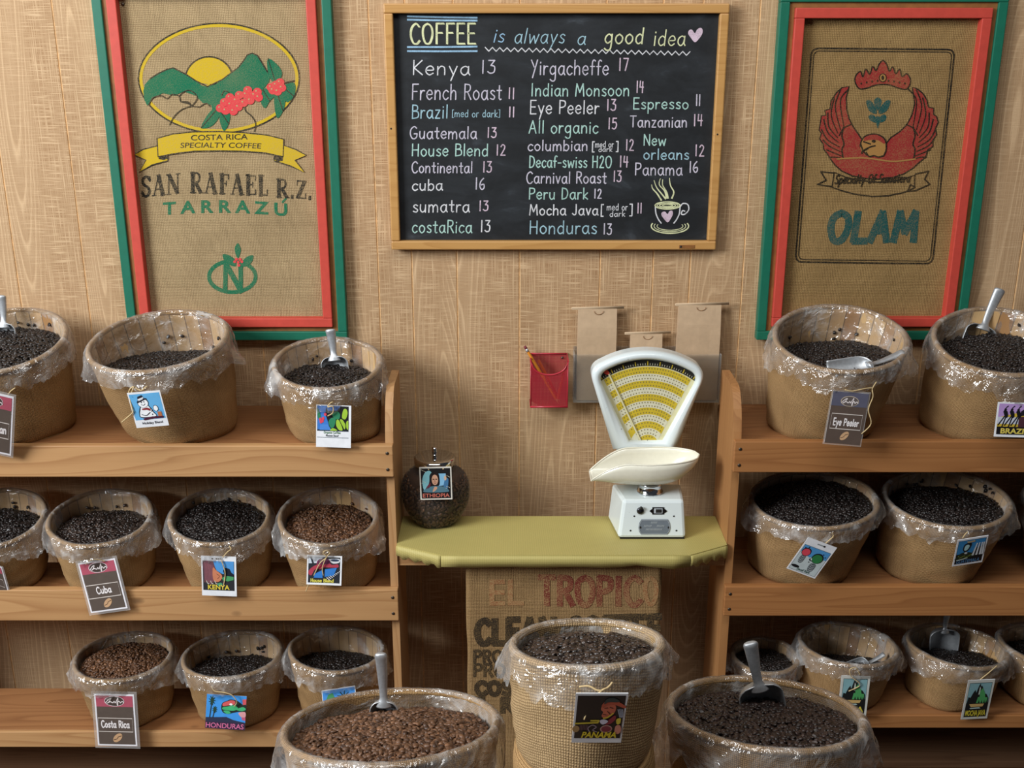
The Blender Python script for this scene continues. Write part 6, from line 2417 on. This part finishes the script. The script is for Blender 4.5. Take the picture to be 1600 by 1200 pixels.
hang_tag(BK['R4'], 'dark blue tag reading GUATEMALA', [(1497, 843), (1544, 837), (1535, 877), (1487, 886)], d_guatemala,
         string_px=[[(1504, 841, .0), (1508, 835, .001), (1512, 831, -.002)]])
hang_tag(BK['S2'], 'castle-scene tag half hidden behind the dark front basket at lower right', [(1315, 1056), (1360, 1056), (1353, 1119), (1308, 1117)], mocha('JAVA'),
         string_px=[[(1344, 1055, .001), (1338, 1044, .004), (1328, 1046, .004), (1330, 1057, .003), (1344, 1070, .003), (1326, 1080, .002)]])
hang_tag(BK['S3'], 'castle-scene tag reading MOCHA JAVA', [(1514, 1064), (1554, 1060), (1543, 1123), (1500, 1123)], mocha('MOCHA JAVA'),
         string_px=[[(1558, 1040, -.01), (1544, 1052, .0), (1530, 1064, .004), (1522, 1080, .003), (1524, 1086, .002)]])
hang_tag(BK['F2'], 'large black tag with a hatted man in profile reading PANAMA', [(901, 1083), (981, 1083), (971, 1160), (892, 1160)], d_panama, gap=.026,
         string_px=[[(957, 1066, -.008), (950, 1074, -.002), (940, 1079, .003), (930, 1090, .004), (920, 1106, .004), (913, 1124, .002)], [(905, 1073, -.003), (920, 1072, .0), (932, 1078, .003), (940, 1079, .003)]])
jb = Basket(jx, jy, TZ + .15, .083, 0, 0, TZ, .98, 0, 50)
hang_tag(jb, 'square tag with a dark-haired woman reading ETHIOPIA on the glass jar', [(655, 730), (705, 729), (707, 780), (657, 781)], d_ethiopia, depth=jy - .089, name='picture_tag',
         string_px=[[(663, 728, -.03), (668, 731, -.01), (670, 734, .0)], [(692, 733, .0), (698, 729, -.012), (704, 724, -.03)]])

# ------------------------------------------------------------------ scoops
def P3(px, py, Y):
    X, Z = at(px, py, Y)
    return (X, Y, Z)


def bean_depth(bk, px, py):
    """y where the ray through the pixel meets the coffee in a basket"""
    fb, ff, mound = bk.fill
    Y = bk.Y - bk.R
    while Y < bk.Y + bk.R:
        X, Z = at(px, py, Y)
        u, v = (X - bk.X) / bk.R, (Y - bk.Y) / bk.R
        if u * u + v * v < 1 and Z < bk.surf(u, v, fb, ff, mound):
            return Y
        Y += 0.002
    return bk.Y


def stand_scoop(label, key, neck, tip, foot, width, length, thick, lean=0.0, back=0.02, face=(0, -1, .05)):
    """scoop dug into the coffee: neck and handle tip in photo pixels, foot = lowest visible pixel of its mouth"""
    Y = bean_depth(BK[key], *foot)
    return scoop(label, P3(neck[0], neck[1], Y + back * .5), P3(tip[0], tip[1], Y + back * .5 + lean), width, length, face, None, thick)


stand_scoop('metal scoop standing in the dark beans at the left edge of the top left shelf', 'T1', (4, 504), (2, 461), (8, 526), .056, .075, .0095, .01)
stand_scoop('metal scoop standing in the basket with the green coffee-plant tag', 'T3', (521, 556), (516, 514), (521, 578), .064, .075, .0105, .01)
stand_scoop('metal scoop standing in the basket with the Brazil tag', 'R2', (1540, 508), (1563, 451), (1540, 527), .080, .080, .0120, .02)
scoop('metal scoop lying flat on the beans of the basket with the Eye Peeler card', P3(1364, 566, bean_depth(BK['R1'], 1356, 572) - .035), P3(1412, 550, bean_depth(BK['R1'], 1356, 572) - .01), .056, .095, (0, -.35, 1), (-1, -0.12, -.10), .008)
stand_scoop('metal scoop standing upright in the biggest front basket', 'F1', (599, 1096), (595, 1020), (599, 1112), .048, .075, .0092, .0)
stand_scoop('metal scoop standing with its dark mouth showing in the dark front basket at lower right', 'F3', (1186, 1071), (1172, 1003), (1190, 1104), .073, .085, .0105, .0)
stand_scoop('shaded metal scoop standing in the basket with the Mocha Java tag', 'S3', (1478, 984), (1480, 960), (1478, 1019), .074, .08, .0075, .0)
scoop('small metal scoop lying in the nearly empty basket on the lowest right shelf', P3(1357, 1034, bean_depth(BK['S2'], 1350, 1036) - .025), P3(1382, 1022, bean_depth(BK['S2'], 1350, 1036) - .01), .040, .05, (0, -.35, 1), (-1, -.2, -.25), .006)

# ------------------------------------------------------------------ what the front baskets stand on
bench = thing('display_bench', 'low wooden bench under the three front baskets', 'bench', (.10, -1.13, 0))
m = MB()
m.box(-.42, .62, -1.36, -.955, .815, .84)
m.build('bench_top', 'dark_shaded_wood', bench, bevel=.003)
for x in (-.40, .575):
    for y in (-1.345, -.995):
        m = MB()
        m.box(x, x + .03, y, y + .03, 0, .8145)
        m.build('leg', 'pine_upright', bench)
m = MB()
m.box(.407 - .12, .407 + .12, -1.22, -.98, .8405, .860)
tag(m.build('riser_board', 'dark_shaded_wood', None, (.407, -1.1, .8405)), 'flat board under the dark front basket at lower right', 'board')
m = MB()
vs, uv, fs = [], [], []
n = 48
for i, (r, z) in enumerate(((.098, .8405), (.104, .86), (.108, 1.07), (.106, 1.088), (.100, 1.095))):
    for j in range(n + 1):
        th = 2 * PI * j / n
        vs.append((.109 + r * math.cos(th), -1.2 + r * math.sin(th), z))
        uv.append((th * .1, z))
for i in range(4):
    for j in range(n):
        a = i * (n + 1) + j
        fs.append((a, a + 1, a + n + 2, a + n + 1))
m.add(vs, fs, 0, uv)
m.add([(.109 + .1 * math.cos(2 * PI * j / n), -1.2 + .1 * math.sin(2 * PI * j / n), 1.095) for j in range(n)], [tuple(range(n))], 0, [(0, 0)] * n)
tag(m.build('burlap_drum', 'burlap_basket', None, (.109, -1.2, .8405), smooth=True), 'burlap-wrapped drum raising the basket with the Panama tag', 'stand')
